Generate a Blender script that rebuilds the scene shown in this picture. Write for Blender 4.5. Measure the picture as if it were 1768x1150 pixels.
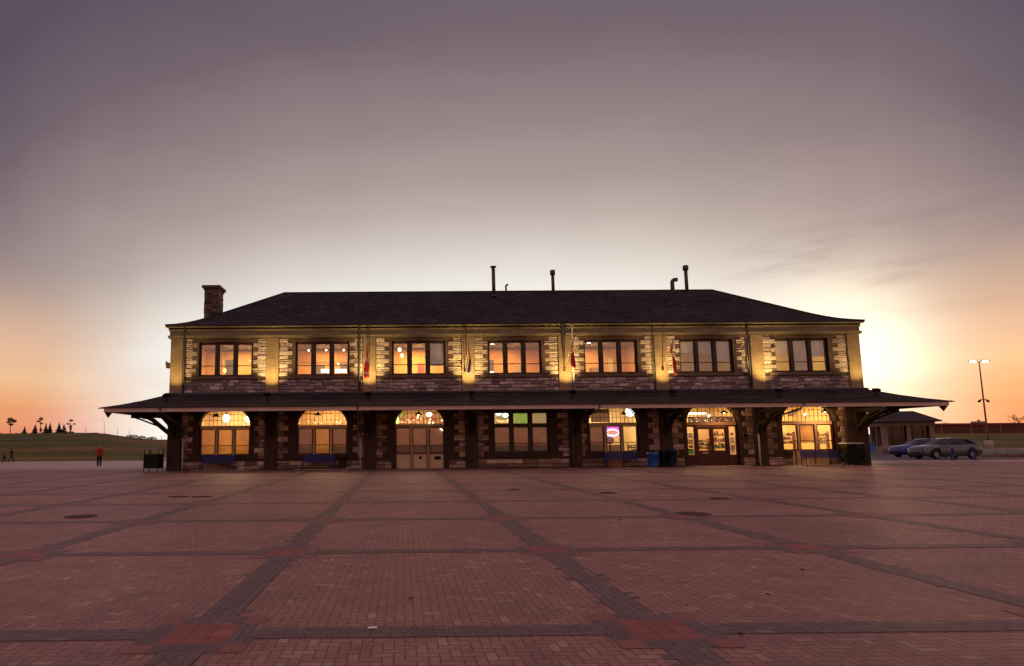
import bpy, bmesh, math, random
from math import radians as R, sin, cos, pi, sqrt
from mathutils import Vector, Matrix, Quaternion
random.seed(7)
for o in list(bpy.data.objects): bpy.data.objects.remove(o)
C = bpy.context.scene.collection
SC = bpy.context.scene
def lin(r, g, b):
    f = lambda c: (c/255/12.92) if c/255 <= .04045 else ((c/255+.055)/1.055)**2.4
    return (f(r), f(g), f(b), 1)
# ---------------------------------------------------------------- camera
PITCH, ROLL, YAW, FPX, PX, PY, WPX, HPX = .112708, .00827, .006197, 1033.92, 697.47, 651.2, 1768., 1150.
def ray(u, v):
    u -= PX; v -= PY
    c, s = cos(ROLL), sin(ROLL); u, v = c*u - s*v, s*u + c*v
    x, y, z = u/FPX, 1., -v/FPX
    c, s = cos(PITCH), sin(PITCH); y, z = c*y - s*z, s*y + c*z
    c, s = cos(YAW), sin(YAW); x, y = c*x + s*y, -s*x + c*y
    return Vector((x, y, z))
CAM = Vector((0, 0, 1.5))
fw = ray(PX, PY); rt = (ray(PX+FPX, PY) - fw); up = (ray(PX, PY-FPX) - fw)
cd = bpy.data.cameras.new('camera'); cam = bpy.data.objects.new('camera', cd); C.objects.link(cam)
m = Matrix((rt.normalized(), up.normalized(), -fw.normalized())).transposed().to_4x4(); m.translation = CAM
cam.matrix_world = m
cd.sensor_width = 36; cd.lens = 36*FPX/WPX; cd.shift_x = (WPX/2-PX)/WPX; cd.shift_y = (PY-HPX/2)/WPX
cd.clip_start = .1; cd.clip_end = 6000
SC.camera = cam
# ---------------------------------------------------------------- world
SUN_AZ, SUN_EL = R(37.5), R(2.)
w = bpy.data.worlds.new('World'); SC.world = w; w.use_nodes = True
nt = w.node_tree; nt.nodes.clear()
def N(t, **k):
    n = nt.nodes.new(t)
    for a, b in k.items(): setattr(n, a, b)
    return n
def L(a, b): nt.links.new(a, b)
def M(op, a, b=None, c=None, clamp=False):
    n = N('ShaderNodeMath', operation=op, use_clamp=clamp)
    for i, x in enumerate((a, b, c)):
        if x is None: continue
        if isinstance(x, (int, float)): n.inputs[i].default_value = x
        else: L(x, n.inputs[i])
    return n.outputs[0]
def ramp(fac, stops, interp='LINEAR'):
    n = N('ShaderNodeValToRGB'); cr = n.color_ramp; cr.interpolation = interp
    while len(cr.elements) < len(stops): cr.elements.new(.5)
    for e, (p, c) in zip(cr.elements, stops): e.position = p; e.color = c
    L(fac, n.inputs[0]); return n.outputs[0]
def mixc(f, a, b, mode='MIX'):
    n = N('ShaderNodeMix', data_type='RGBA', blend_type=mode)
    for s, x in ((n.inputs[0], f), (n.inputs[6], a), (n.inputs[7], b)):
        if isinstance(x, (int, float)): s.default_value = x
        elif isinstance(x, tuple): s.default_value = x
        else: L(x, s)
    return n.outputs[2]
def sstep(x, a, b):
    n = N('ShaderNodeMapRange', interpolation_type='SMOOTHSTEP'); L(x, n.inputs[0])
    n.inputs[1].default_value = a; n.inputs[2].default_value = b
    return n.outputs[0]
tc = N('ShaderNodeTexCoord'); sp = N('ShaderNodeSeparateXYZ'); L(tc.outputs['Generated'], sp.inputs[0])
X, Y, Z = sp.outputs
el = M('MULTIPLY', M('ARCSINE', Z), 180/pi); az = M('MULTIPLY', M('ARCTAN2', X, Y), 180/pi)
d = M('ABSOLUTE', M('SUBTRACT', az, 6.))
V = lambda deg, o: (deg/60, (o/30, o/30, o/30, 1))
off = M('MULTIPLY', ramp(M('DIVIDE', d, 60., clamp=True), [V(0, .3), V(10, 1.), V(20, 2.9), V(30, 6.6), V(35, 9.2), V(39, 13.), V(42, 17.), V(46, 20), V(60, 20)], 'CARDINAL'), 30.)
e1 = M('DIVIDE', M('ADD', el, off), 90., clamp=True)
S = lambda deg, *c: (deg/90, lin(*c))
base = ramp(e1, [S(0, 254, 251, 242), S(9, 250, 247, 238), S(14.5, 245, 242, 235), S(17, 230, 223, 214), S(19.5, 212, 201, 192), S(22.2, 190, 175, 167), S(25, 172, 155, 151),
    S(30, 149, 130, 131), S(37, 115, 99, 107), S(46, 90, 78, 94), S(57, 90, 78, 94), S(68, 168, 140, 158), S(82, 212, 178, 190)])  # highest stops brightened, out of view, as added fill light
elp = M('DIVIDE', el, 20., clamp=True)
T = lambda deg, *c: (deg/20, lin(*c))
warm = ramp(elp, [T(0, 224, 128, 98), T(1.8, 231, 148, 110), T(3.6, 240, 168, 118), T(5.6, 243, 193, 146), T(8, 228, 184, 154), T(11, 202, 168, 146), T(14, 174, 150, 143), T(18, 150, 132, 136)])
ww = M('MULTIPLY', sstep(M('ABSOLUTE', M('SUBTRACT', az, 7.)), 27., 40.), M('SUBTRACT', 1., sstep(el, 8., 20.)))
col = mixc(ww, base, warm)
# glow where the sun has just set
sd = Vector((sin(R(37.))*cos(R(6.6)), cos(R(37.))*cos(R(6.6)), sin(R(6.6))))
dp = N('ShaderNodeVectorMath', operation='DOT_PRODUCT'); L(tc.outputs['Generated'], dp.inputs[0]); dp.inputs[1].default_value = sd
ang = M('MULTIPLY', M('ARCCOSINE', M('MINIMUM', dp.outputs['Value'], 1.)), 180/pi)
g1 = M('EXPONENT', M('MULTIPLY', M('MULTIPLY', ang, ang), -1/21.))
col = mixc(g1, col, (1.6, 1.42, 1.05, 1))
# thin dusk streaks
mp = N('ShaderNodeMapping'); L(tc.outputs['Generated'], mp.inputs[0]); mp.inputs['Scale'].default_value = (3.2, 3.2, 17)
mp.inputs['Rotation'].default_value = (.0, .07, 0)
no = N('ShaderNodeTexNoise'); L(mp.outputs[0], no.inputs['Vector']); no.inputs['Scale'].default_value = 2.1; no.inputs['Detail'].default_value = 5; no.inputs['Roughness'].default_value = .55
cl = M('MULTIPLY', sstep(no.outputs[0], .47, .66), M('MULTIPLY', sstep(az, 24., 36.), M('MULTIPLY', sstep(el, 8., 12.), M('SUBTRACT', 1., sstep(el, 15., 20.)))))
col = mixc(M('MULTIPLY', cl, .26), col, lin(128, 110, 112))
cl2 = M('MULTIPLY', sstep(no.outputs[0], .42, .7), M('SUBTRACT', 1., sstep(el, 2., 9.)))
col = mixc(M('MULTIPLY', cl2, .22), col, lin(228, 128, 96))
mp3 = N('ShaderNodeMapping'); L(tc.outputs['Generated'], mp3.inputs[0]); mp3.inputs['Scale'].default_value = (1.2, 1.2, 6.); no3 = N('ShaderNodeTexNoise'); L(mp3.outputs[0], no3.inputs['Vector']); no3.inputs['Scale'].default_value = 2.2; no3.inputs['Detail'].default_value = 7
col = mixc(1., col, ramp(no3.outputs[0], [(.3, (.955, .955, .965, 1)), (.7, (1.04, 1.03, 1.025, 1))]), 'MULTIPLY')
# sky behind the camera, brightened as added fill for plaza and facade
beh = M('MULTIPLY', sstep(M('MULTIPLY', Y, -1.), -.1, .6), sstep(el, 12., 46.))
col = mixc(beh, col, (.68, .47, .53, 1))
sky = N('ShaderNodeTexSky', sky_type='NISHITA', sun_disc=False, sun_elevation=SUN_EL, sun_rotation=SUN_AZ)
b1 = N('ShaderNodeBackground'); L(col, b1.inputs[0]); b1.inputs[1].default_value = .98
b2 = N('ShaderNodeBackground'); L(sky.outputs[0], b2.inputs[0]); b2.inputs[1].default_value = .012
ad = N('ShaderNodeAddShader'); L(b1.outputs[0], ad.inputs[0]); L(b2.outputs[0], ad.inputs[1])
wo = N('ShaderNodeOutputWorld'); L(ad.outputs[0], wo.inputs[0])
# ---------------------------------------------------------------- sun
sl = bpy.data.lights.new('sun', 'SUN'); sl.energy = .5; sl.angle = R(6); sl.color = (1, .55, .28)
so = bpy.data.objects.new('sun', sl); C.objects.link(so)
so.rotation_euler = Vector((-sin(SUN_AZ)*cos(SUN_EL), -cos(SUN_AZ)*cos(SUN_EL), -sin(SUN_EL))).to_track_quat('-Z', 'Y').to_euler()
SC.view_settings.view_transform = 'Standard'; SC.view_settings.look = 'None'; SC.view_settings.exposure = 0; SC.view_settings.gamma = 1
SC.render.resolution_x = 1024; SC.render.resolution_y = 666
# ---------------------------------------------------------------- materials
_m = {}
def mat(name, col=(.5, .5, .5), rough=.7, metal=0., noise=0., nscale=6., bump=0., bscale=30., emit=None, estr=0., attr=False, coat=0., spec=.35):
    global nt
    if name in _m: return _m[name]
    M_ = bpy.data.materials.new(name); M_.use_nodes = True; nt = M_.node_tree
    p = nt.nodes['Principled BSDF']; p.inputs['Roughness'].default_value = rough; p.inputs['Metallic'].default_value = metal
    p.inputs['Specular IOR Level'].default_value = spec
    if coat: p.inputs['Coat Weight'].default_value = coat
    c = tuple(col)+(1,)
    tcn = N('ShaderNodeTexCoord')
    src = None
    if attr:
        a = N('ShaderNodeVertexColor', layer_name='Col'); src = a.outputs[0]
    if noise:
        n1 = N('ShaderNodeTexNoise'); L(tcn.outputs['Object'], n1.inputs['Vector']); n1.inputs['Scale'].default_value = nscale; n1.inputs['Detail'].default_value = 6
        lo, hi = 1-noise, 1+noise
        r = ramp(n1.outputs[0], [(.3, (lo, lo, lo, 1)), (.7, (hi, hi, hi, 1))])
        src = mixc(1., src if src is not None else c, r, 'MULTIPLY')
    if src is not None: L(src, p.inputs['Base Color'])
    else: p.inputs['Base Color'].default_value = c
    if bump:
        n2 = N('ShaderNodeTexNoise'); L(tcn.outputs['Object'], n2.inputs['Vector']); n2.inputs['Scale'].default_value = bscale; n2.inputs['Detail'].default_value = 5
        b = N('ShaderNodeBump'); b.inputs['Strength'].default_value = bump; b.inputs['Distance'].default_value = .02
        L(n2.outputs[0], b.inputs['Height']); L(b.outputs[0], p.inputs['Normal'])
    if emit: p.inputs['Emission Color'].default_value = tuple(emit)+(1,); p.inputs['Emission Strength'].default_value = estr
    _m[name] = M_; return M_
stone = mat('rock_faced_stone', rough=.9, attr=True, noise=.38, nscale=9, bump=1., bscale=11)
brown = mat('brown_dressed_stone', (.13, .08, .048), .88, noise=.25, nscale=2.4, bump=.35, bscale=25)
mortar = mat('mortar', (.06, .042, .033), .95, noise=.3, nscale=5)
shingle = None
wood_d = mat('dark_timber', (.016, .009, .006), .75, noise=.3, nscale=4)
fasc = mat('fascia_paint', (.62, .44, .38), .6, noise=.12, nscale=1.5)
cornm = mat('cornice_paint', (.21, .165, .09), .65, noise=.15, nscale=2)
gutm = mat('gutter_metal', (.26, .22, .12), .45, noise=.15, nscale=3)
spoutm = mat('downspout_metal', (.07, .06, .05), .5, noise=.25, nscale=2)
spoutw = mat('galvanised_spout', (.42, .4, .4), .45, noise=.2, nscale=2)
framed = mat('dark_window_frame', (.05, .028, .02), .6, noise=.2)
framer = mat('oxblood_frame', (.085, .014, .012), .5, noise=.2)
cream = mat('cream_paint', (.55, .37, .22), .6, noise=.12, nscale=3)
creamp = mat('cream_panel', (.62, .42, .27), .65, noise=.08, nscale=3)
doorred = mat('dark_red_door', (.06, .006, .006), .4, noise=.15, nscale=4)
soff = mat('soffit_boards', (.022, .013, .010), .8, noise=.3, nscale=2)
black = mat('black_metal', (.006, .006, .007), .6, noise=.2, spec=.2)
bluem = mat('blue_painted_metal', (.018, .022, .13), .45, noise=.2, nscale=5)
bluep = mat('blue_plastic', (.02, .09, .42), .45, noise=.12, nscale=5)
asphalt = mat('asphalt', (.10, .085, .085), .9, noise=.25, nscale=1.3, bump=.2, bscale=60)
concrete = mat('concrete', (.34, .215, .195), .6, noise=.14, nscale=.35, bump=.1, bscale=30)
kerbm = mat('kerb_concrete', (.42, .35, .33), .85, noise=.15, nscale=2)
def grass_mat():
    global nt
    M_ = bpy.data.materials.new('meadow_grass'); M_.use_nodes = True; nt = M_.node_tree; p = nt.nodes['Principled BSDF']
    tcn = N('ShaderNodeTexCoord'); p.inputs['Roughness'].default_value = .95; p.inputs['Specular IOR Level'].default_value = .1
    mp = N('ShaderNodeMapping'); L(tcn.outputs['Object'], mp.inputs[0]); mp.inputs['Scale'].default_value = (.5, 1.6, 1)
    a = N('ShaderNodeTexNoise'); L(mp.outputs[0], a.inputs['Vector']); a.inputs['Scale'].default_value = .06; a.inputs['Detail'].default_value = 5
    b = N('ShaderNodeTexNoise'); L(tcn.outputs['Object'], b.inputs['Vector']); b.inputs['Scale'].default_value = 1.6; b.inputs['Detail'].default_value = 7
    c1 = ramp(a.outputs[0], [(.36, (.06, .070, .012, 1)), (.5, (.10, .078, .018, 1)), (.66, (.17, .088, .028, 1))])
    c2 = ramp(b.outputs[0], [(.3, (.72, .72, .72, 1)), (.7, (1.25, 1.25, 1.25, 1))])
    L(mixc(1., c1, c2, 'MULTIPLY'), p.inputs['Base Color'])
    bp = N('ShaderNodeBump'); bp.inputs['Strength'].default_value = .5; bp.inputs['Distance'].default_value = .08; L(b.outputs[0], bp.inputs['Height']); L(bp.outputs[0], p.inputs['Normal'])
    return M_
grassm = grass_mat()
CELL = .08198; W0 = 3.6892; GX, GY = -1.6186, 5.0311
def vec_sep(mpo):
    s = N('ShaderNodeSeparateXYZ'); L(mpo, s.inputs[0]); return s.outputs
def herring():
    global nt
    M_ = bpy.data.materials.new('herringbone_pavers'); M_.use_nodes = True; nt = M_.node_tree; p = nt.nodes['Principled BSDF']
    g = N('ShaderNodeNewGeometry'); x0, y0, _ = vec_sep(g.outputs['Position'])
    x = M('DIVIDE', M('SUBTRACT', x0, GX), CELL); y = M('DIVIDE', M('SUBTRACT', y0, GY), CELL)
    i = M('FLOOR', x); j = M('FLOOR', y)
    k = M('FLOORED_MODULO', M('SUBTRACT', i, j), 4.)
    eq = lambda v: M('COMPARE', k, float(v), .1)
    ox = M('SUBTRACT', i, eq(1)); oy = M('SUBTRACT', j, eq(2))
    vert = M('GREATER_THAN', k, 1.5)
    sx = M('SUBTRACT', 2., vert); sy = M('ADD', 1., vert)
    u = M('SUBTRACT', x, ox); v = M('SUBTRACT', y, oy)
    e = M('MINIMUM', M('MINIMUM', u, M('SUBTRACT', sx, u)), M('MINIMUM', v, M('SUBTRACT', sy, v)))
    cb = N('ShaderNodeCombineXYZ'); L(ox, cb.inputs[0]); L(oy, cb.inputs[1]); L(vert, cb.inputs[2])
    wn = N('ShaderNodeTexWhiteNoise', noise_dimensions='3D'); L(cb.outputs[0], wn.inputs['Vector'])
    c = ramp(wn.outputs['Value'], [(0, (.25, .112, .093, 1)), (.35, (.288, .135, .11, 1)), (.6, (.265, .116, .10, 1)), (.9, (.305, .152, .118, 1)), (.99, (.35, .20, .16, 1))])
    n1 = N('ShaderNodeTexNoise'); L(g.outputs['Position'], n1.inputs['Vector']); n1.inputs['Scale'].default_value = .35; n1.inputs['Detail'].default_value = 6
    c = mixc(1., c, ramp(n1.outputs[0], [(.3, (.80, .81, .84, 1)), (.7, (1.16, 1.13, 1.10, 1))]), 'MULTIPLY')
    n2 = N('ShaderNodeTexNoise'); L(g.outputs['Position'], n2.inputs['Vector']); n2.inputs['Scale'].default_value = 28; n2.inputs['Detail'].default_value = 4
    c = mixc(1., c, ramp(n2.outputs[0], [(.3, (.85, .85, .85, 1)), (.7, (1.13, 1.13, 1.13, 1))]), 'MULTIPLY')
    n3 = N('ShaderNodeTexNoise'); L(g.outputs['Position'], n3.inputs['Vector']); n3.inputs['Scale'].default_value = 1.7; n3.inputs['Detail'].default_value = 7; n3.inputs['Roughness'].default_value = .7
    c = mixc(1., c, ramp(n3.outputs[0], [(.34, (.80, .80, .82, 1)), (.5, (1, 1, 1, 1)), (.68, (1.10, 1.12, 1.12, 1))]), 'MULTIPLY')
    vo = N('ShaderNodeTexVoronoi'); L(g.outputs['Position'], vo.inputs['Vector']); vo.inputs['Scale'].default_value = 1.6
    c = mixc(M('MULTIPLY', M('LESS_THAN', vo.outputs['Distance'], .030), .55), c, (.07, .04, .038, 1))
    jt = sstep(e, .02, .085)
    c = mixc(jt, (.10, .042, .036, 1), c); L(c, p.inputs['Base Color'])
    p.inputs['Roughness'].default_value = .6; p.inputs['Specular IOR Level'].default_value = .30
    b = N('ShaderNodeBump'); b.inputs['Strength'].default_value = .6; b.inputs['Distance'].default_value = .004
    hgt = M('ADD', jt, M('MULTIPLY', M('ADD', wn.outputs['Value'], n2.outputs[0]), .35)); L(hgt, b.inputs['Height']); L(b.outputs[0], p.inputs['Normal'])
    return M_
herr = herring()
def paver(name, cw, ch, c1, c2, joint, horiz=True, off=.5, ox=0., oy=0.):
    """running bond of single pavers, cell cw x ch metres"""
    global nt
    M_ = bpy.data.materials.new(name); M_.use_nodes = True; nt = M_.node_tree; p = nt.nodes['Principled BSDF']
    g = N('ShaderNodeNewGeometry'); x0, y0, _ = vec_sep(g.outputs['Position'])
    x0 = M('SUBTRACT', x0, GX+ox); y0 = M('SUBTRACT', y0, GY+oy)
    if not horiz: x0, y0 = y0, x0
    row = M('FLOOR', M('DIVIDE', y0, ch)); x = M('ADD', M('DIVIDE', x0, cw), M('MULTIPLY', M('FLOORED_MODULO', row, 2.), off)); colm = M('FLOOR', x)
    u = M('MULTIPLY', M('SUBTRACT', x, colm), cw); v = M('MULTIPLY', M('SUBTRACT', M('DIVIDE', y0, ch), row), ch)
    e = M('MINIMUM', M('MINIMUM', u, M('SUBTRACT', cw, u)), M('MINIMUM', v, M('SUBTRACT', ch, v)))
    cb = N('ShaderNodeCombineXYZ'); L(colm, cb.inputs[0]); L(row, cb.inputs[1])
    wn = N('ShaderNodeTexWhiteNoise', noise_dimensions='3D'); L(cb.outputs[0], wn.inputs['Vector'])
    c = ramp(wn.outputs['Value'], [(0, c1+(1,)), (.9, c2+(1,)), (1., tuple(a*1.35 for a in c2)+(1,))])
    n2 = N('ShaderNodeTexNoise'); L(g.outputs['Position'], n2.inputs['Vector']); n2.inputs['Scale'].default_value = 20; n2.inputs['Detail'].default_value = 4
    c = mixc(1., c, ramp(n2.outputs[0], [(.3, (.82, .82, .82, 1)), (.7, (1.15, 1.15, 1.15, 1))]), 'MULTIPLY')
    jt = sstep(e, .002, .007); c = mixc(jt, joint+(1,), c); L(c, p.inputs['Base Color'])
    p.inputs['Roughness'].default_value = .6; p.inputs['Specular IOR Level'].default_value = .30
    b = N('ShaderNodeBump'); b.inputs['Strength'].default_value = .6; b.inputs['Distance'].default_value = .004
    L(M('ADD', jt, M('MULTIPLY', n2.outputs[0], .4)), b.inputs['Height']); L(b.outputs[0], p.inputs['Normal'])
    return M_
DK1, DK2, DJ = (.115, .062, .064), (.155, .088, .09), (.055, .03, .033)
darkh = paver('charcoal_pavers_across', .17, .09, DK1, DK2, DJ, True, .5, 0, -.135)
darkv = paver('charcoal_pavers_along', .17, .08, DK1, DK2, DJ, False, .5, -.16, 0)
redt = paver('red_tiles', .1767, .1767, (.20, .050, .046), (.245, .066, .06), (.10, .03, .028), True, 0, -.265, -.265)
def roof_mat():
    global nt
    M_ = bpy.data.materials.new('asphalt_shingles'); M_.use_nodes = True; nt = M_.node_tree; p = nt.nodes['Principled BSDF']
    tcn = N('ShaderNodeTexCoord'); x, y, z = vec_sep(tcn.outputs['UV'])
    row = M('FLOOR', M('DIVIDE', y, .15)); xx = M('ADD', M('DIVIDE', x, .32), M('MULTIPLY', row, .37)); cc = M('FLOOR', xx)
    cb = N('ShaderNodeCombineXYZ'); L(cc, cb.inputs[0]); L(row, cb.inputs[1])
    wn = N('ShaderNodeTexWhiteNoise', noise_dimensions='3D'); L(cb.outputs[0], wn.inputs['Vector'])
    c = ramp(wn.outputs['Value'], [(0, (.015, .010, .0125, 1)), (.6, (.025, .0175, .0205, 1)), (1, (.042, .031, .034, 1))])
    fy = M('SUBTRACT', M('DIVIDE', y, .15), row)
    n1 = N('ShaderNodeTexNoise'); L(tcn.outputs['UV'], n1.inputs['Vector']); n1.inputs['Scale'].default_value = .5; n1.inputs['Detail'].default_value = 6
    c = mixc(1., c, ramp(n1.outputs[0], [(.3, (.7, .7, .7, 1)), (.7, (1.35, 1.3, 1.3, 1))]), 'MULTIPLY')
    L(c, p.inputs['Base Color']); p.inputs['Roughness'].default_value = .95; p.inputs['Specular IOR Level'].default_value = .15
    b = N('ShaderNodeBump'); b.inputs['Strength'].default_value = .8; b.inputs['Distance'].default_value = .02
    L(M('ADD', M('SUBTRACT', 1., fy), M('MULTIPLY', wn.outputs['Value'], .5)), b.inputs['Height']); L(b.outputs[0], p.inputs['Normal'])
    return M_
shingle = roof_mat()
def glass_mat(name='window_glass', tint=(1, 1, 1), refl=.10):
    global nt
    M_ = bpy.data.materials.new(name); M_.use_nodes = True; nt = M_.node_tree; nt.nodes.clear()
    tr = N('ShaderNodeBsdfTransparent'); tr.inputs[0].default_value = tint+(1,)
    gl = N('ShaderNodeBsdfGlossy'); gl.inputs['Roughness'].default_value = .03; gl.inputs[0].default_value = (.9, .9, .9, 1)
    mx = N('ShaderNodeMixShader'); mx.inputs[0].default_value = refl
    L(tr.outputs[0], mx.inputs[1]); L(gl.outputs[0], mx.inputs[2]); o = N('ShaderNodeOutputMaterial'); L(mx.outputs[0], o.inputs[0])
    return M_
glass = glass_mat()
darkglass = mat('dark_glass', (.01, .012, .018), .08, spec=.6)
def blind_mat(name, col, trans, spots=False):
    global nt
    M_ = bpy.data.materials.new(name); M_.use_nodes = True; nt = M_.node_tree; nt.nodes.clear()
    tcn = N('ShaderNodeTexCoord'); n1 = N('ShaderNodeTexNoise'); L(tcn.outputs['Object'], n1.inputs['Vector']); n1.inputs['Scale'].default_value = 1.3; n1.inputs['Detail'].default_value = 4
    c = mixc(1., col+(1,), ramp(n1.outputs[0], [(.3, (.8, .78, .75, 1)), (.7, (1.1, 1.1, 1.1, 1))]), 'MULTIPLY')
    df = N('ShaderNodeBsdfDiffuse'); L(c, df.inputs[0]); tl = N('ShaderNodeBsdfTranslucent'); L(c, tl.inputs[0])
    mx = N('ShaderNodeMixShader'); mx.inputs[0].default_value = trans
    L(df.outputs[0], mx.inputs[1]); L(tl.outputs[0], mx.inputs[2]); o = N('ShaderNodeOutputMaterial'); L(mx.outputs[0], o.inputs[0])
    return M_
blind_lit = blind_mat('cream_roller_blind', (.80, .60, .28), .5)
blind_dim = blind_mat('beige_roller_blind', (.46, .37, .27), .26)
blind_grey = blind_mat('grey_roller_blind', (.50, .42, .43), .12)
def emis(name, col, s): return mat(name, (0, 0, 0), emit=col, estr=s)
# ---------------------------------------------------------------- mesh helpers
class MB:
    def __init__(s): s.v = []; s.f = []; s.mi = []; s.c = []; s.sm = []
    def face(s, pts, m=0, c=None, smooth=False):
        b = len(s.v); s.v += [tuple(p) for p in pts]; s.f.append(tuple(range(b, b+len(pts)))); s.mi.append(m); s.c.append(c); s.sm.append(smooth)
    def mesh(s, vs, fs, m=0, c=None, smooth=False):
        b = len(s.v); s.v += [tuple(p) for p in vs]
        for f in fs: s.f.append(tuple(b+i for i in f)); s.mi.append(m); s.c.append(c); s.sm.append(smooth)
    def box(s, x0, x1, y0, y1, z0, z1, m=0, c=None):
        vs = [(x0, y0, z0), (x1, y0, z0), (x1, y1, z0), (x0, y1, z0), (x0, y0, z1), (x1, y0, z1), (x1, y1, z1), (x0, y1, z1)]
        s.mesh(vs, [(0, 3, 2, 1), (4, 5, 6, 7), (0, 1, 5, 4), (1, 2, 6, 5), (2, 3, 7, 6), (3, 0, 4, 7)], m, c)
    def bbox(s, x0, x1, y0, y1, z0, z1, b=.02, m=0, c=None):
        """box whose front (y0) edges are bevelled"""
        vs = [(x0, y1, z0), (x1, y1, z0), (x1, y1, z1), (x0, y1, z1), (x0, y0+b, z0), (x1, y0+b, z0), (x1, y0+b, z1), (x0, y0+b, z1),
              (x0+b, y0, z0+b), (x1-b, y0, z0+b), (x1-b, y0, z1-b), (x0+b, y0, z1-b)]
        s.mesh(vs, [(0, 4, 7, 3), (1, 2, 6, 5), (3, 7, 6, 2), (0, 1, 5, 4), (8, 9, 10, 11), (4, 5, 9, 8), (5, 6, 10, 9), (6, 7, 11, 10), (7, 4, 8, 11), (0, 3, 2, 1)], m, c)
    def prism(s, poly, a0, a1, axis='y', m=0, c=None):
        """poly of 2D points extruded along axis; y: (x,z)  x: (y,z)  z: (x,y)"""
        def P(p, a): return {'y': (p[0], a, p[1]), 'x': (a, p[0], p[1]), 'z': (p[0], p[1], a)}[axis]
        n = len(poly); vs = [P(p, a0) for p in poly]+[P(p, a1) for p in poly]
        fs = [tuple(range(n))[::-1], tuple(range(n, 2*n))]+[(i, (i+1) % n, n+(i+1) % n, n+i) for i in range(n)]
        s.mesh(vs, fs, m, c)
    def tube(s, pts, r, n=10, m=0, c=None, cap=True):
        pts = [Vector(p) for p in pts]; k = len(pts); rs = r if isinstance(r, (list, tuple)) else [r]*k
        vs = []; ref = None
        for i in range(k):
            t = (pts[min(i+1, k-1)]-pts[max(i-1, 0)]).normalized()
            if ref is None: ref = Vector((0, 0, 1)) if abs(t.z) < .9 else Vector((1, 0, 0))
            a = t.cross(ref).normalized(); b = a.cross(t).normalized(); ref = b
            for j in range(n):
                th = 2*pi*j/n; vs.append(pts[i]+(a*cos(th)+b*sin(th))*rs[i])
        fs = [(i*n+j, i*n+(j+1) % n, (i+1)*n+(j+1) % n, (i+1)*n+j) for i in range(k-1) for j in range(n)]
        s.mesh(vs, fs, m, c, True)
        if cap: s.mesh([vs[j] for j in range(n)], [tuple(range(n))], m, c); s.mesh([vs[(k-1)*n+j] for j in range(n)], [tuple(range(n))], m, c)
    def lathe(s, prof, cx=0, cy=0, n=20, m=0, c=None, smooth=True, sx=1., sy=1.):
        vs = []
        for r, z in prof:
            for j in range(n): th = 2*pi*j/n; vs.append((cx+r*cos(th)*sx, cy+r*sin(th)*sy, z))
        fs = [(i*n+j, i*n+(j+1) % n, (i+1)*n+(j+1) % n, (i+1)*n+j) for i in range(len(prof)-1) for j in range(n)]
        s.mesh(vs, fs, m, c, smooth)
    def ell(s, cx, cy, cz, rx, ry, rz, n=12, k=8, m=0, c=None):
        vs = [(cx, cy, cz-rz)]
        for i in range(1, k):
            ph = -pi/2+pi*i/k
            for j in range(n): th = 2*pi*j/n; vs.append((cx+rx*cos(ph)*cos(th), cy+ry*cos(ph)*sin(th), cz+rz*sin(ph)))
        vs.append((cx, cy, cz+rz)); fs = []
        for j in range(n): fs.append((0, 1+(j+1) % n, 1+j)); fs.append((len(vs)-1, 1+(k-2)*n+j, 1+(k-2)*n+(j+1) % n))
        for i in range(k-2):
            for j in range(n): fs.append((1+i*n+j, 1+i*n+(j+1) % n, 1+(i+1)*n+(j+1) % n, 1+(i+1)*n+j))
        s.mesh(vs, fs, m, c, True)
    def build(s, name, mats, parent=None, loc=None, uv=None, fix=True):
        me = bpy.data.meshes.new(name); me.from_pydata(s.v, [], s.f)
        mats = mats if isinstance(mats, (list, tuple)) else [mats]
        for q in mats: me.materials.append(q)
        me.polygons.foreach_set('material_index', s.mi); me.polygons.foreach_set('use_smooth', s.sm)
        if any(c is not None for c in s.c):
            ca = me.color_attributes.new('Col', 'FLOAT_COLOR', 'CORNER')
            for p, c in zip(me.polygons, s.c):
                c = c or (.3, .25, .2)
                for li in p.loop_indices: ca.data[li].color = (c[0], c[1], c[2], 1)
        if uv:
            ul = me.uv_layers.new(name='UV')
            for li, l in enumerate(me.loops): ul.data[li].uv = uv(me.vertices[l.vertex_index].co, me.polygons)
        if fix:
            bm = bmesh.new(); bm.from_mesh(me); bmesh.ops.remove_doubles(bm, verts=bm.verts, dist=.0002); bmesh.ops.recalc_face_normals(bm, faces=bm.faces); bm.to_mesh(me); bm.free()
        me.update()
        o = bpy.data.objects.new(name, me); C.objects.link(o)
        if parent is not None: o.parent = parent
        if loc: o.location = loc
        return o
def tag(o, label=None, cat=None, group=None, kind=None):
    if label: o['label'] = label
    if cat: o['category'] = cat
    if group: o['group'] = group
    if kind: o['kind'] = kind
    return o
def empty(name, label, cat, loc=(0, 0, 0), rz=0, group=None):
    o = bpy.data.objects.new(name, None); C.objects.link(o); o.location = loc; o.rotation_euler = (0, 0, rz); o.empty_display_size = .3
    return tag(o, label, cat, group)
def copy_tree(o, parent=None):
    c = o.copy(); C.objects.link(c); c.parent = parent
    for ch in list(o.children): copy_tree(ch, c)
    return c
def lerp(a, b, t): return a+(b-a)*t
def ss(x, a, b):
    t = max(0, min(1, (x-a)/(b-a))); return t*t*(3-2*t)
def pl(x, pts):
    if x <= pts[0][0]: return pts[0][1]
    for (a, b), (c, d) in zip(pts, pts[1:]):
        if x <= c: return lerp(b, d, (x-a)/(c-a))
    return pts[-1][1]
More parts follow.
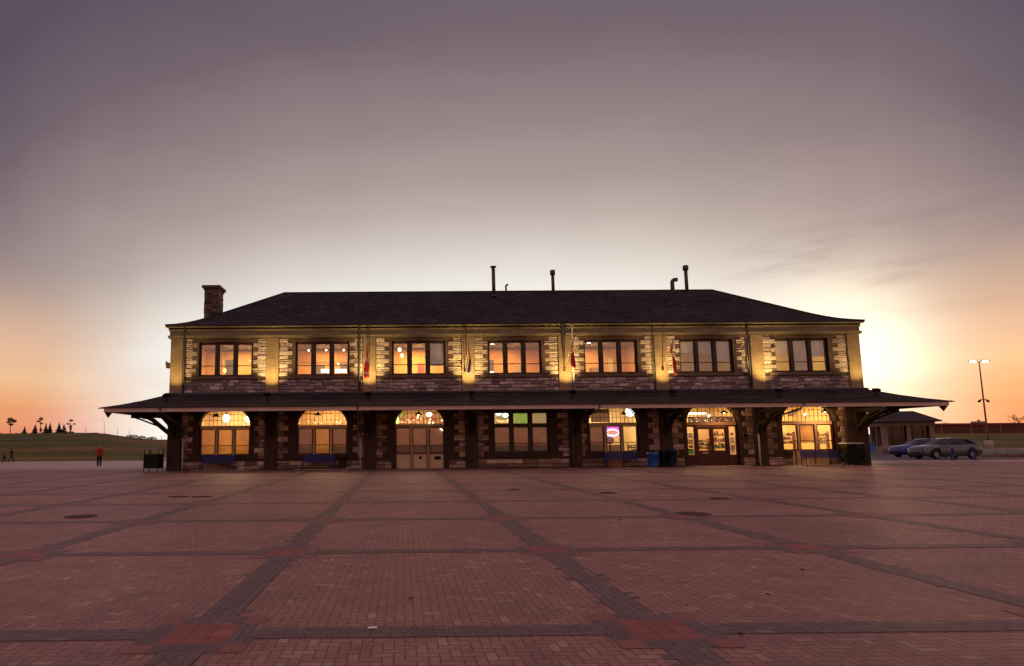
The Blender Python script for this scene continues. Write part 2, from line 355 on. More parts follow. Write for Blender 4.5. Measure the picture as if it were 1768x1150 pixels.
def gz(x, y):
    if y <= 38: return 0.
    a = x/max(y, 38.)
    lf = pl(y, [(38, 0), (75, -.22), (90, .25), (118, 2.6), (150, 5.15), (185, 5.3), (400, 3), (2500, 0)])
    if y > 75: lf = -.22 + (lf+.22)*(1-.33*ss(a, -.52, -.40)) + .12*sin(x*.13)*ss(y, 90, 130)*.5
    rg = pl(y, [(38, 0), (60, -.06), (75, -.08), (95, .12), (150, 3.2), (400, 3.2), (2500, 0)])
    t = ss(a, -.3, .5)
    return (1-t)*lf+t*rg
# ---------------------------------------------------------------- ground
def sheet(name, xs, ys, dz, mt, kind='structure', hole=None):
    mb = MB(); nx = len(xs)
    vs = [(x, y, gz(x, y)+dz(x, y)) for y in ys for x in xs]
    fs = [(j*nx+i, j*nx+i+1, (j+1)*nx+i+1, (j+1)*nx+i) for j in range(len(ys)-1) for i in range(nx-1)]
    mb.mesh(vs, fs, 0, None, True)
    o = mb.build(name, mt, fix=False); tag(o, kind=kind); return o
def rng(a, b, n): return [a+(b-a)*i/n for i in range(n+1)]
gx = [-2500, -1200, -600, -350]+rng(-250, 250, 125)+[350, 600, 1200, 2500]
gy = [-1500, -500, -100, -40]+rng(0, 36, 4)+rng(38, 74, 12)+[75]+rng(78, 260, 60)+[300, 400, 700, 1200, 2500]
o = sheet('grass_ground', gx, gy, lambda x, y: -.06 if y < 75 or (36 < x < 170 and y < 92) else 0., grassm)
sheet('plaza_paving', rng(-70, 90, 20), [-40, 0, 20, 38, 40, 42, 44], lambda x, y: 0., herr)
sheet('concrete_walk', rng(-110, 36, 50), [44]+rng(46, 76, 10), lambda x, y: .0, concrete)
sheet('concrete_walk', rng(36, 90, 20), [44, 45, 46, 47], lambda x, y: .0, concrete)
sheet('parking_lot', rng(36, 170, 40), [47]+rng(50, 90, 10), lambda x, y: .015 if y < 91 else 0, asphalt)
# charcoal bands between the red medallions
mb = MB(); md = MB(); ZB = .004; HM = .455; bh, bw = .135, .16
I0, I1, J0, J1 = -15, 22, -4, 9
for j in range(J0, J1+1):
    yc = GY+j*W0
    for i in range(I0, I1+1):
        xc = GX+i*W0
        if i < I1: mb.face([(xc+HM, yc-bh, ZB), (xc+W0-HM, yc-bh, ZB), (xc+W0-HM, yc+bh, ZB), (xc+HM, yc+bh, ZB)], 0)
        if j < J1: mb.face([(xc-bw, yc+HM, ZB), (xc+bw, yc+HM, ZB), (xc+bw, yc+W0-HM, ZB), (xc-bw, yc+W0-HM, ZB)], 1)
        q = .265
        md.face([(xc-q, yc-q, ZB), (xc+q, yc-q, ZB), (xc+q, yc+q, ZB), (xc-q, yc+q, ZB)], 1)
        for (a0, a1, b0, b1) in ((-q, q, -HM, -q), (-q, q, q, HM)): md.face([(xc+a0, yc+b0, ZB), (xc+a1, yc+b0, ZB), (xc+a1, yc+b1, ZB), (xc+a0, yc+b1, ZB)], 0)
        for (a0, a1, b0, b1) in ((-HM, -q, -q, q), (q, HM, -q, q)): md.face([(xc+a0, yc+b0, ZB), (xc+a1, yc+b0, ZB), (xc+a1, yc+b1, ZB), (xc+a0, yc+b1, ZB)], 2)
        for sx in (-1, 1):
            for sy in (-1, 1):
                xs_ = sorted((xc+sx*q, xc+sx*HM)); ys_ = sorted((yc+sy*q, yc+sy*HM))
                md.face([(xs_[0], ys_[0], ZB), (xs_[1], ys_[0], ZB), (xs_[1], ys_[1], ZB), (xs_[0], ys_[1], ZB)], 3)
# herringbone bricks dyed charcoal that tooth into the bands (staggered edges)
random.seed(3)
for j in range(J0, J1):
    for i in range(I0, I1+1):
        xc = GX+i*W0; y = GY+j*W0+HM
        yend = GY+(j+1)*W0-HM
        while y < yend-.17:
            for sgn in (-1, 1):
                if random.random() < .28:
                    xa = sorted((xc+sgn*(bw), xc+sgn*(bw+.075))); mb.face([(xa[0], y, ZB), (xa[1], y, ZB), (xa[1], y+.085, ZB), (xa[0], y+.085, ZB)], 1)
            y += .17
redc = mat('red_corner_paver', (.21, .058, .052), .55, noise=.15, nscale=20)
tag(mb.build('charcoal_paving_bands', [darkh, darkv], fix=False), kind='structure')
tag(md.build('paving_medallions', [darkh, redt, darkv, redc], fix=False), kind='structure')
# building facade frame of reference
D = 38.33; XL, XR = -14.73, 29.76; DB = D+12.0
BC = [7.42+6.22*(i-3) for i in range(7)]; BC[6] = 26.07
LC = [-11.2, -5.0, 1.22, 7.70, 13.62, 19.93, 26.09]
UP = [-8.21, -1.98, 4.38, 10.62, 16.84, 23.07]
LP = [-8.24, -1.95, 4.50, 11.10, 16.90, 22.93]
B = empty('station_building', 'long two storey stone station with hipped roof and lit windows behind the plaza', 'building', (XL, D, 0))
class Off:  # builds a part in world coordinates, then parents it to the building
    pass
def part(mb, name, mats, parent=None, **k):
    o = mb.build(name, mats, **k); p = parent if parent is not None else B
    o.parent = p; wm = Vector((0, 0, 0)); q = p
    while q is not None: wm += q.location; q = q.parent
    o.data.transform(Matrix.Translation(-wm)) if not o.location.length else None
    return o
def gridwall(mb, x0, x1, z0, z1, y0, y1, ops, m=0):
    xs = sorted({x0, x1}|{a for o in ops for a in o[:2]}); zs = sorted({z0, z1}|{a for o in ops for a in o[2:4]})
    def solid(i, j):
        if i < 0 or j < 0 or i >= len(xs)-1 or j >= len(zs)-1: return False
        cx, cz = (xs[i]+xs[i+1])/2, (zs[j]+zs[j+1])/2
        return not any(o[0] < cx < o[1] and o[2] < cz < o[3] for o in ops)
    for i in range(len(xs)-1):
        for j in range(len(zs)-1):
            if not solid(i, j): continue
            a, b, c, d_ = xs[i], xs[i+1], zs[j], zs[j+1]
            mb.face([(a, y0, c), (b, y0, c), (b, y0, d_), (a, y0, d_)], m); mb.face([(b, y1, c), (a, y1, c), (a, y1, d_), (b, y1, d_)], m)
            if not solid(i-1, j): mb.face([(a, y0, c), (a, y0, d_), (a, y1, d_), (a, y1, c)], m)
            if not solid(i+1, j): mb.face([(b, y0, c), (b, y1, c), (b, y1, d_), (b, y0, d_)], m)
            if not solid(i, j-1): mb.face([(a, y0, c), (a, y1, c), (b, y1, c), (b, y0, c)], m)
            if not solid(i, j+1): mb.face([(a, y0, d_), (b, y0, d_), (b, y1, d_), (a, y1, d_)], m)
UO = [(c-1.73, c+1.73, 5.98, 8.2) for c in BC]
WH = [1.63, 1.63, 1.60, 1.78, 1.60, 1.65, 1.68]
LZ0 = [.95, .95, 0, .94, .95, 0, .95]
LO = []
for i, c in enumerate(LC):
    LO.append((c-WH[i], c+WH[i], LZ0[i], 3.58 if i == 3 else 4.2))
LO[6] = (LC[6]-WH[6], LC[6]+WH[6], .95, 4.2)
extra = [(LC[6]-1.15, LC[6]+1.3, 0, .95), (LC[4]-.42, LC[4]+.55, 0, .95)]
mb = MB(); gridwall(mb, XL, XR, -.2, 9.0, D, D+.38, UO+LO+extra)
mb.box(XL, XL+.38, D+.38, DB-.38, -.2, 9.0); mb.box(XR-.38, XR, D+.38, DB-.38, -.2, 9.0); mb.box(XL, XR, DB-.38, DB, -.2, 9.0)
part(mb, 'wall', mortar)
# rock-faced masonry ---------------------------------------------------
PAL = [(.46, .31, .26), (.30, .185, .135), (.37, .23, .19), (.21, .12, .085), (.15, .082, .06), (.27, .15, .125), (.50, .35, .31), (.20, .12, .075), (.36, .25, .2)]
PALQ = [(.52, .43, .33), (.42, .34, .26), (.36, .28, .21), (.56, .47, .37), (.48, .38, .29), (.40, .31, .23)]
def rubble(mb, x0, x1, z0, z1, yf, rows, pal=PAL, wmin=.28, wmax=.85, blocked=()):
    z = z0; hs = [random.uniform(.8, 1.25) for _ in range(rows)]; s_ = (z1-z0)/sum(hs)
    for h in hs:
        h *= s_; x = x0
        while x < x1-.02:
            wd = random.uniform(wmin, wmax)
            if x+wd > x1-.2: wd = x1-x
            if not any(b[0] < x+wd/2 < b[1] for b in blocked):
                if random.random() < .3 and h > .16:
                    hh = h*random.uniform(.4, .6)
                    for (za, zb) in ((z, z+hh), (z+hh, z+h)):
                        mb.bbox(x+.008, x+wd-.008, yf-random.uniform(.02, .10), yf+.02, za+.012, zb-.012, .03, 0, random.choice(pal))
                else: mb.bbox(x+.008, x+wd-.008, yf-random.uniform(.02, .10), yf+.02, z+.012, z+h-.012, .03, 0, random.choice(pal))
            x += wd
        z += h
def quoins(mb, xo, xi_long, xi_short, z0, z1, yf, pal, n):
    """toothed column of blocks from the outer edge xo to alternating inner edges"""
    z = z0; h = (z1-z0)/n
    for k in range(n):
        xi = xi_long if k % 2 else xi_short
        a, b = sorted((xo, xi)); hh = h
        nb = random.choice((1, 2)) if abs(b-a) > .6 else 1
        subs = [(z, z+hh)] if random.random() < .6 else [(z, z+hh*.5), (z+hh*.5, z+hh)]
        for za, zb in subs:
            cut = random.uniform(.35, .65) if nb == 2 and random.random() < .6 else None
            segs = [(a, b)] if cut is None else [(a, lerp(a, b, cut)), (lerp(a, b, cut), b)]
            for sa, sb in segs:
                cc = random.choice(pal); mb.bbox(sa+.006, sb-.006, yf-random.uniform(.05, .12), yf+.02, za+.008, zb-.008, .035, 0, cc)
        z += h
bs = MB()
def rub(*a, **k):
    if a[1]-a[0] < .05: return
    q = MB(); rubble(q, *a, **k); part(q, 'rubble_panel', stone, fix=False)
def quo(*a):
    q = MB(); quoins(q, *a); part(q, 'quoin_column', stone, fix=False)
edges_u = [XL+.77]+[None]*0
for i, c in enumerate(BC):
    xl = (XL+.78) if i == 0 else UP[i-1]+.41
    xr = (XR-.80) if i == 6 else UP[i]-.41
    rub(xl, xr, 4.9, 5.74, D, 4, [(.40, .30, .29), (.27, .20, .20), (.36, .26, .25), (.20, .14, .135), (.52, .40, .39), (.19, .13, .13), (.29, .20, .19)])
    quo(xl, xl+.88, xl+.58, 5.95, 8.42, D, PALQ, 9); quo(xr, xr-.88, xr-.58, 5.95, 8.42, D, PALQ, 9)
    # brown dressed surround: jambs, lintel, sill
    wl, wr = c-1.73, c+1.73
    bs.box(xl+.55, wl, D-.03, D+.3, 6.0, 8.2, 0); bs.box(wr, xr-.55, D-.03, D+.3, 6.0, 8.2, 0)
    bs.box(xl+.55, xr-.55, D-.045, D+.3, 8.205, 8.44, 0)
    bs.bbox(c-2.25, c+2.25, D-.13, D+.2, 5.76, 5.975, .02, 0)

# lower storey
LPW = .38
AB = 1.32; AZ = 2.80
def arch(c, a, b, n=28): return [(c-a*cos(pi*k/n), AZ+b*sin(pi*k/n)) for k in range(n+1)]
for i, c in enumerate(LC):
    xl = (XL+.80) if i == 0 else LP[i-1]+LPW
    xr = (XR-1.36) if i == 6 else LP[i]-LPW
    wl, wr = c-WH[i], c+WH[i]
    full = i in (2, 5)
    blk = []
    if full: blk = [(wl-.1, wr+.1)]
    if i == 6: blk = [(c-1.15, c+1.3)]
    if i == 4: blk = [(c-.42, c+.55)]
    if blk:
        a, b = blk[0]; rub(xl, a-(.12 if full else 0), .02, .56, D, 2, wmin=.4, wmax=1.0); rub(b+(.12 if full else 0), xr, .02, .56, D, 2, wmin=.4, wmax=1.0)
    else: rub(xl, xr, .02, .56, D, 2, wmin=.45, wmax=1.1)
    for (a, b, sd_) in ((xl, wl, 1), (wr, xr, -1)):
        out = xl if sd_ == 1 else xr; wdt = abs(b-a); lo_ = min(.72, wdt*.72); sh_ = min(.42, wdt*.45)
        quo(out, out+sd_*lo_, out+sd_*sh_, .70, 4.55, D, PAL, 11)
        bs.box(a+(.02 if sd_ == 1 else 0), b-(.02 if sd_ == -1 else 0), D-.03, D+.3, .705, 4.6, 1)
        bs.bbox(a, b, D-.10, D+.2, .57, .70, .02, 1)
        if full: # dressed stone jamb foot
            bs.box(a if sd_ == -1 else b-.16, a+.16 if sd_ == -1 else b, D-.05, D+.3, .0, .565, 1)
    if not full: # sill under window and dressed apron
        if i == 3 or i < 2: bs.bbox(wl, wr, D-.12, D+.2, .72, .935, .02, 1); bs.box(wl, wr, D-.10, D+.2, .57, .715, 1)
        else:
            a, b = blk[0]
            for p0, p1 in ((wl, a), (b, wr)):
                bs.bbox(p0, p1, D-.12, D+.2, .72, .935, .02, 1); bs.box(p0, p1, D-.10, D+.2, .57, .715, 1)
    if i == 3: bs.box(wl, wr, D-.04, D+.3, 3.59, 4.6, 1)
    else: # spandrel round the arch with a projecting archivolt
        A = arch(c, WH[i], AB); zt = 4.6
        for (x0, z0), (x1, z1) in zip(A, A[1:]):
            bs.face([(x0, D-.028, z0), (x1, D-.028, z1), (x1, D-.028, zt), (x0, D-.028, zt)], 1)
            bs.face([(x0, D-.028, z0), (x0, D+.12, z0), (x1, D+.12, z1), (x1, D-.028, z1)], 1)
        A2 = arch(c, WH[i]+.26, AB+.26); n = len(A)
        for k in range(n-1):
            for (p, q, r_, s_) in ((A[k], A[k+1], A2[k+1], A2[k]),):
                bs.face([(p[0], D-.09, p[1]), (q[0], D-.09, q[1]), (r_[0], D-.09, r_[1]), (s_[0], D-.09, s_[1])], 1)
            bs.face([(A2[k][0], D-.09, A2[k][1]), (A2[k+1][0], D-.09, A2[k+1][1]), (A2[k+1][0], D-.02, A2[k+1][1]), (A2[k][0], D-.02, A2[k][1])], 1)
            bs.face([(A[k][0], D-.09, A[k][1]), (A[k+1][0], D-.09, A[k+1][1]), (A[k+1][0], D-.02, A[k+1][1]), (A[k][0], D-.02, A[k][1])], 1)
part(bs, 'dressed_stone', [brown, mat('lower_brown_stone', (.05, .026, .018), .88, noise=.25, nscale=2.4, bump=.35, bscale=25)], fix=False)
# pilasters
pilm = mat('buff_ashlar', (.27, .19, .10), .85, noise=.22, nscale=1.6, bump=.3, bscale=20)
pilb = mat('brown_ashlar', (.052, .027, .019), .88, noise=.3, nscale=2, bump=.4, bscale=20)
def pilaster(x0, x1, z0, z1, y0, y1, mt, h):
    mb = MB(); n = max(1, round((z1-z0)/h)); z = z0
    for k in range(n):
        mb.bbox(x0, x1, y0, y1, z+.004, z+(z1-z0)/n-.004, .012); z += (z1-z0)/n
    mb.box(x0+.012, x1-.012, y0+.014, y1, z0, z1); part(mb, 'pilaster', mt, fix=False)
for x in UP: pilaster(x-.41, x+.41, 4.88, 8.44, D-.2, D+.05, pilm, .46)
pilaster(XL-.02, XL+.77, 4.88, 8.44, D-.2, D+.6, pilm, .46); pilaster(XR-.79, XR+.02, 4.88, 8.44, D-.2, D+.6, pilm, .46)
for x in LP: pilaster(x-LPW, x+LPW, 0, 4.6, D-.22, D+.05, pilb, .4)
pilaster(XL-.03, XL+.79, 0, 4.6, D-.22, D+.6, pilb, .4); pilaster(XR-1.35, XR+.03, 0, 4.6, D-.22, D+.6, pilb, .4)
# cornice around the building, stepped mouldings
def ring(mb, x0, x1, y0, y1, prof, m=0):
    """closed ring; prof = [(out, z)...] swept round a rectangle with mitred corners"""
    pts = []
    for (o_, z) in prof: pts.append([(x0-o_, y0-o_, z), (x1+o_, y0-o_, z), (x1+o_, y1+o_, z), (x0-o_, y1+o_, z)])
    for a, b in zip(pts, pts[1:]):
        for k in range(4): mb.face([a[k], a[(k+1) % 4], b[(k+1) % 4], b[k]], m)
mb = MB(); ring(mb, XL, XR, D, DB, [(.02, 8.445), (.20, 8.445), (.20, 8.52), (.23, 8.56), (.23, 8.62), (.13, 8.63), (.13, 8.90), (.18, 8.91), (.18, 8.98), (.21, 9.00), (.21, 9.02), (.02, 9.03)])
part(mb, 'cornice', cornm, fix=False)
mb = MB(); ring(mb, XL, XR, D, DB, [(.20, 9.125), (.29, 9.125), (.33, 9.14), (.34, 9.235), (.32, 9.24), (.31, 9.16), (.25, 9.15)]); part(mb, 'gutter', gutm, fix=False)
mb = MB(); ring(mb, XL, XR, D, DB, [(.05, 9.035), (.17, 9.035), (.17, 9.12), (.05, 9.12)]); part(mb, 'shadow_gap_strip', wood_d, fix=False)  # dark ring added to draw a shadow gap between cornice and gutter
# roof -------------------------------------------------------------------
def hip_uv(n_rows=0): return None
def roofmesh(x0, x1, y0, y1, prof, name, mats, hx=1.):
    """prof = [(inset, z)...] rings from eave to ridge"""
    mb = MB(); rings = [[(x0+i*hx, y0+i, z), (x1-i*hx, y0+i, z), (x1-i*hx, y1-i, z), (x0+i*hx, y1-i, z)] for i, z in prof]
    uvs = []
    me_f = []
    dist = 0
    for (r0, r1), (p0, p1) in zip(zip(rings, rings[1:]), zip(prof, prof[1:])):
        dl = sqrt((p1[0]-p0[0])**2+(p1[1]-p0[1])**2)
        for k in range(4):
            a, b, c_, d_ = r0[k], r0[(k+1) % 4], r1[(k+1) % 4], r1[k]
            ax = 0 if k % 2 == 0 else 1
            pts = [a, b, c_, d_]; us = [(q[ax]+37*k, dist+(0 if j < 2 else dl)) for j, q in enumerate(pts)]
            if (Vector(c_)-Vector(d_)).length < 1e-4: pts = pts[:3]; us = us[:3]
            mb.face(pts, 0); uvs.append(us)
        dist += dl
    o = mb.build(name, mats, fix=False)
    ul = o.data.uv_layers.new(name='UV'); k = 0
    for us in uvs:
        for q in us: ul.data[k].uv = q; k += 1
    return o
half = (DB-D)/2
RZ = 13.0
def rprof(t): return t
EO = .36; HX = (half+.42)/(half+EO)
RP = [(0, 9.20), (0, 9.27), (.5, 9.42), (1.0, 9.61), (1.5, 9.86), (2.0, 10.15), (2.5, 10.47), (half+EO-.001, RZ)]
o = roofmesh(XL-EO, XR+EO, D-EO, DB+EO, RP, 'roof', shingle, HX)
o.data.transform(Matrix.Translation(-B.location)); o.parent = B; ROOF = o
mb = MB(); mb.box(XL-.3, XR+.3, D-.3, DB+.3, 9.195, 9.199); part(mb, 'eave_soffit', cornm)
mb = MB(); ry = (D+DB)/2
rx0, rx1 = XL-EO+(half+EO)*HX, XR+EO-(half+EO)*HX
mb.tube([(rx0, ry, RZ+.01), (rx1, ry, RZ+.01)], .05, 8)
for ex, ey, rx in ((XL-EO, D-EO, rx0), (XR+EO, D-EO, rx1), (XL-EO, DB+EO, rx0), (XR+EO, DB+EO, rx1)):
    pts = []
    for ins, z in RP[1:]:
        pts.append((ex+ins*HX*(1 if ex < 0 else -1), ey+ins*(1 if ey < ry else -1), z+.015))
    mb.tube(pts, .05, 8)
part(mb, 'ridge_cap', shingle, ROOF, fix=False)
# chimney
ch = MB(); cx0, cx1, cy0, cy1 = -14.06, -13.08, 42.3, 43.5
ch.box(cx0+.03, cx1-.03, cy0+.03, cy1-.03, 9.3, 12.72, 0, (.14, .10, .08))
z = 9.6
while z < 12.7:
    h_ = random.uniform(.13, .22); h_ = min(h_, 12.72-z)
    for (ax, a0, a1) in (('f', cx0, cx1), ('r', cy0, cy1)):
        t = a0
        while t < a1-.02:
            wd = random.uniform(.18, .42); wd = a1-t if t+wd > a1-.12 else wd; cc = random.choice(PAL); pr = random.uniform(0, .03)
            cc = tuple(q*.38 for q in cc)
            if ax == 'f': ch.box(t+.006, t+wd-.006, cy0-pr, cy0+.05, z+.006, z+h_-.006, 0, cc); ch.box(t+.006, t+wd-.006, cy1-.05, cy1+pr, z+.006, z+h_-.006, 0, cc)
            else: ch.box(cx1-.05, cx1+pr, t+.006, t+wd-.006, z+.006, z+h_-.006, 0, cc); ch.box(cx0-pr, cx0+.05, t+.006, t+wd-.006, z+.006, z+h_-.006, 0, cc)
            t += wd
    z += h_
ch.box(cx0-.06, cx1+.06, cy0-.06, cy1+.06, 12.72, 12.86, 0, (.09, .05, .04)); ch.box(cx0-.16, cx1+.16, cy0-.16, cy1+.16, 12.862, 13.05, 0, (.10, .055, .045)); ch.box(cx0+.1, cx1-.1, cy0+.1, cy1-.1, 13.052, 13.12, 0, (.12, .08, .07))
part(ch, 'chimney', stone, ROOF, fix=False)
pipem = mat('weathered_flue', (.09, .05, .05), .55, metal=.3, noise=.3, nscale=3)
def pipe(x, y, z0, z1, r, cap):
    mb = MB(); mb.tube([(x, y, z0), (x, y, z1)], r, 14); mb.tube([(x, y, z0), (x, y, z0+.25)], [r*1.9, r*1.05], 14)
    if cap == 'flat': mb.tube([(x, y, z1), (x, y, z1+.03)], r*.7, 10); mb.tube([(x, y, z1+.03), (x, y, z1+.09), (x, y, z1+.13)], [r*1.8, r*1.8, r*.5], 14)
    if cap == 'drum': mb.tube([(x, y, z1-.1), (x, y, z1+.22)], r*1.6, 14); mb.tube([(x, y, z1+.22), (x, y, z1+.26)], [r*1.7, r*1.2], 14)
    if cap == 'bend':
        mb.tube([(x+r*1.6*(1-cos(t)), y-.0, z1+r*1.6*sin(t)) for t in [k*pi/2/6 for k in range(7)]]+[(x+r*2.6, y, z1+r*1.55)], r, 14)
    part(mb, 'vent_pipe', pipem, ROOF)
def Pt(u, v, y):
    r_ = ray(u, v); return CAM+r_*(y/r_.y)
for (u, vt, vb, y_, r_, cp) in ((851.5, 460, 508, 43.3, .13, 'flat'), (873.5, 492, 504, 44.9, .07, 'bend'), (954, 470, 504, 44.4, .12, 'drum'), (1160.5, 486, 502, 44.3, .15, 'bend'), (1183.5, 462, 504, 44.3, .13, 'drum')):
    a_, b_ = Pt(u, vt, y_), Pt(u, vb, y_); pipe(a_.x, y_, b_.z-.25, a_.z-.1, r_, cp)
# ---------------------------------------------------------------- canopy
CO = 2.85; cx0, cx1, cy0, cy1 = XL-CO, XR+CO+.15, D-CO, DB+CO
mb = MB()
rings = []
prof = [(0, 3.80), (0, 3.87), (.8, 4.09), (1.6, 4.36), (CO-.02, 4.86)]
o = roofmesh(cx0, cx1, cy0, cy1, prof, 'canopy_roof', shingle); o.data.transform(Matrix.Translation(-B.location)); o.parent = B; CAN = o
mb = MB(); ring(mb, XL, XR+.15, D, DB, [(CO-.03, 3.80), (CO-.03, 3.57), (CO-.10, 3.56), (CO-.10, 3.78), (CO-.12, 3.80)]); part(mb, 'fascia', fasc, CAN, fix=False)
mb = MB(); ring(mb, XL, XR+.15, D, DB, [(CO-.02, 3.79), (CO+.09, 3.81), (CO+.10, 3.865), (CO+.02, 3.868), (CO-.01, 3.82)]); part(mb, 'gutter', gutm_d := mat('dark_gutter', (.05, .035, .035), .6), CAN, fix=False)
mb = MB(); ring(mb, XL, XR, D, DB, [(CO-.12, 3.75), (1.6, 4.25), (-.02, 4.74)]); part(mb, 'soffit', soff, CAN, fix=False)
# lead flashing where the canopy meets the wall
mb = MB(); ring(mb, XL, XR, D, DB, [(.26, 4.80), (.26, 4.90), (.0, 4.95)]); part(mb, 'flashing', mat('lead_flashing', (.06, .05, .06), .6), CAN, fix=False)
# pointed drop at the canopy corners and finial tips
for x, sgn in ((cx0+.2, -1), (cx1-.2, 1)):
    mb = MB(); mb.mesh([(x-.17, cy0+.1, 3.57), (x+.17, cy0+.1, 3.57), (x+.17, cy0+.4, 3.57), (x-.17, cy0+.4, 3.57), (x, cy0+.25, 3.22)], [(0, 1, 4), (1, 2, 4), (2, 3, 4), (3, 0, 4), (0, 3, 2, 1)])
    mb.tube([(x, cy0+.25, 3.83), (x+sgn*.5, cy0-.0, 3.80)], [.05, .03], 6)
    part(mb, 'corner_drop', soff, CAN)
# timber brackets
def bracket(x, y, dx, dy, big=False):
    """curved brace from wall pier out along (dx,dy)"""
    mb = MB(); L_ = 2.45 if not big else 2.6; t = .11
    def Q(a, z): return Vector((x+dx*a, y+dy*a, z))
    nx, ny = -dy, dx
    def beam(pts, hh, th=t):
        vs = []
        for k, (a, z) in enumerate(pts):
            a0, z0 = pts[max(k-1, 0)]; a1, z1 = pts[min(k+1, len(pts)-1)]; l = sqrt((a1-a0)**2+(z1-z0)**2); na, nz = -(z1-z0)/l, (a1-a0)/l
            for s_ in (-1, 1):
                for q in (-1, 1):
                    p = Q(a+na*hh/2*s_, z+nz*hh/2*s_); vs.append((p.x+nx*th*q, p.y+ny*th*q, p.z))
        fs = []
        for k in range(len(pts)-1):
            b = k*4
            fs += [(b, b+4, b+5, b+1), (b+2, b+3, b+7, b+6), (b, b+2, b+6, b+4), (b+1, b+5, b+7, b+3)]
        fs += [(0, 1, 3, 2), (len(vs)-4, len(vs)-2, len(vs)-1, len(vs)-3)]
        mb.mesh(vs, fs)
    beam([(.0, 2.05), (.0, 4.3)], .2, t)
    beam([(.1, 3.46), (L_-.05, 3.46)], .2, t*.9)
    beam([(.08, 2.35), (.42, 2.62), (.8, 2.93), (1.15, 3.22), (1.45, 3.38), (1.8, 3.42)], .24 if big else .2, t)
    beam([(.66, 2.78), (1.3, 3.02), (1.9, 3.25), (2.35, 3.40)], .09, t*.6)
    part(mb, 'bracket', wood_d, CAN)
for x in LP: bracket(x, D-.3, 0, -1)
for x in (XL+.4, XR-.7): bracket(x, D-.3, 0, -1)
for yy in (D+.5, D+6, DB-.6):
    bracket(XL-.1, yy, -1, 0, True); bracket(XR+.1, yy, 1, 0, True)
# purlin behind fascia
mb = MB(); mb.box(cx0+.5, cx1-.5, cy0+.42, cy0+.58, 3.58, 3.74); mb.box(cx0+.42, cx0+.58, cy0+.62, cy1-.6, 3.58, 3.74); mb.box(cx1-.58, cx1-.42, cy0+.62, cy1-.6, 3.58, 3.74); part(mb, 'purlin', wood_d, CAN)
# ---------------------------------------------------------------- downspouts
def spout(pts, r=.05, mt=spoutm): mb = MB(); mb.tube(pts, r, 8); part(mb, 'downspout', mt)
for x in (XL+.86, -2.62, 16.32, 22.5):
    spout([(x, D-.33, 9.15), (x, D-.3, 8.98), (x, D-.24, 8.45), (x, D-.2, 8.2), (x, D-.2, 4.9)], .06 if x != 16.32 else .035)
spout([(10.5, D-.36, 9.15), (10.5, D-.34, 8.9), (10.5, D-.30, 8.45), (10.5, D-.28, 7.6), (10.55, D-.28, 6.2)], [.13, .12, .08, .06, .035])
spout([(11.12, D-.33, 9.15), (11.12, D-.32, 8.9), (11.12, D-.22, 8.3), (11.14, D-.18, 4.9)], .055, spoutw)
spout([(4.25, D-.34, 9.15), (4.25, D-.30, 8.6), (4.3, D-.27, 6.1)], .035)
spout([(-1.98, D-.38, 9.3), (-1.98, D-.36, 8.9), (-1.98, D-.30, 8.4), (-1.98, D-.28, 6.5)], .035)
for x, ox, mt in ((XL+1.0, -.5, spoutw), (-2.55, 0, spoutw), (10.9, .95, spoutm), (22.7, 1.35, spoutw)):
    spout([(x+ox, D-CO-.04, 3.75), (x+ox*.9, D-CO+.2, 3.45), (x+ox*.2, D-.6, 2.85), (x, D-.28, 2.6), (x, D-.28, 2.0)], .055, spoutm)
    spout([(x, D-.28, 2.0), (x, D-.28, .02)], .058, mt)
# ---------------------------------------------------------------- windows
def sash(parent, x0, x1, z0, z1, y, fm, rail=None, fw_=.055):
    mb = MB(); mb.box(x0, x0+fw_, y, y+.06, z0, z1); mb.box(x1-fw_, x1, y, y+.06, z0, z1)
    mb.box(x0+fw_, x1-fw_, y+.001, y+.059, z0, z0+fw_); mb.box(x0+fw_, x1-fw_, y+.001, y+.059, z1-fw_, z1)
    if rail: mb.box(x0+fw_, x1-fw_, y-.008, y+.055, rail-.022, rail+.022)
    part(mb, 'sash', fm, parent, fix=False)
    g_ = MB(); g_.box(x0+fw_-.005, x1-fw_+.005, y+.028, y+.034, z0+fw_-.005, z1-fw_+.005); part(g_, 'pane', glass, parent)
def blind(parent, x0, x1, z0, z1, y, mt, name='blind'):
    mb = MB(); mb.box(x0, x1, y, y+.008, z0, z1); mb.box(x0, x1, y-.006, y+.014, z0-.025, z0)
    return part(mb, name, mt, parent)
for i, c in enumerate(BC):
    x0, x1, z0, z1 = c-1.73, c+1.73, 5.98, 8.2; y = D+.14
    mb = MB(); f = .07
    mb.box(x0, x0+f, y-.02, y+.1, z0, z1); mb.box(x1-f, x1, y-.02, y+.1, z0, z1); mb.box(x0+f, x1-f, y-.02, y+.1, z0, z0+f); mb.box(x0+f, x1-f, y-.02, y+.1, z1-f-.03, z1)
    sw = (3.46-2*f-2*.22)/3; xs_ = []
    x = x0+f
    for k in range(3):
        xs_.append((x, x+sw)); x += sw
        if k < 2: mb.box(x, x+.22, y-.08, y+.1, z0+f, z1-f-.03); x += .22
    wdw = part(mb, 'window', framed, fix=False)
    for a, b in xs_: sash(wdw, a, b, z0+f, z1-f-.03, y, framed, 6.67, .05)
    if i == 2: blind(wdw, xs_[2][0]+.05, xs_[2][1]-.05, 6.62, 8.1, y+.12, blind_grey)
    if i == 5:
        for k, (zz, mt) in enumerate(((7.35, blind_grey), (7.3, blind_grey), (6.8, blind_grey))): blind(wdw, xs_[k][0]+.03, xs_[k][1]-.03, zz, 8.1, y+.12, mt)
    if i == 6:
        for k, zz in enumerate((7.25, 6.06, 7.05)): blind(wdw, xs_[k][0]+.03, xs_[k][1]-.03, zz, 8.1, y+.12, blind_grey)
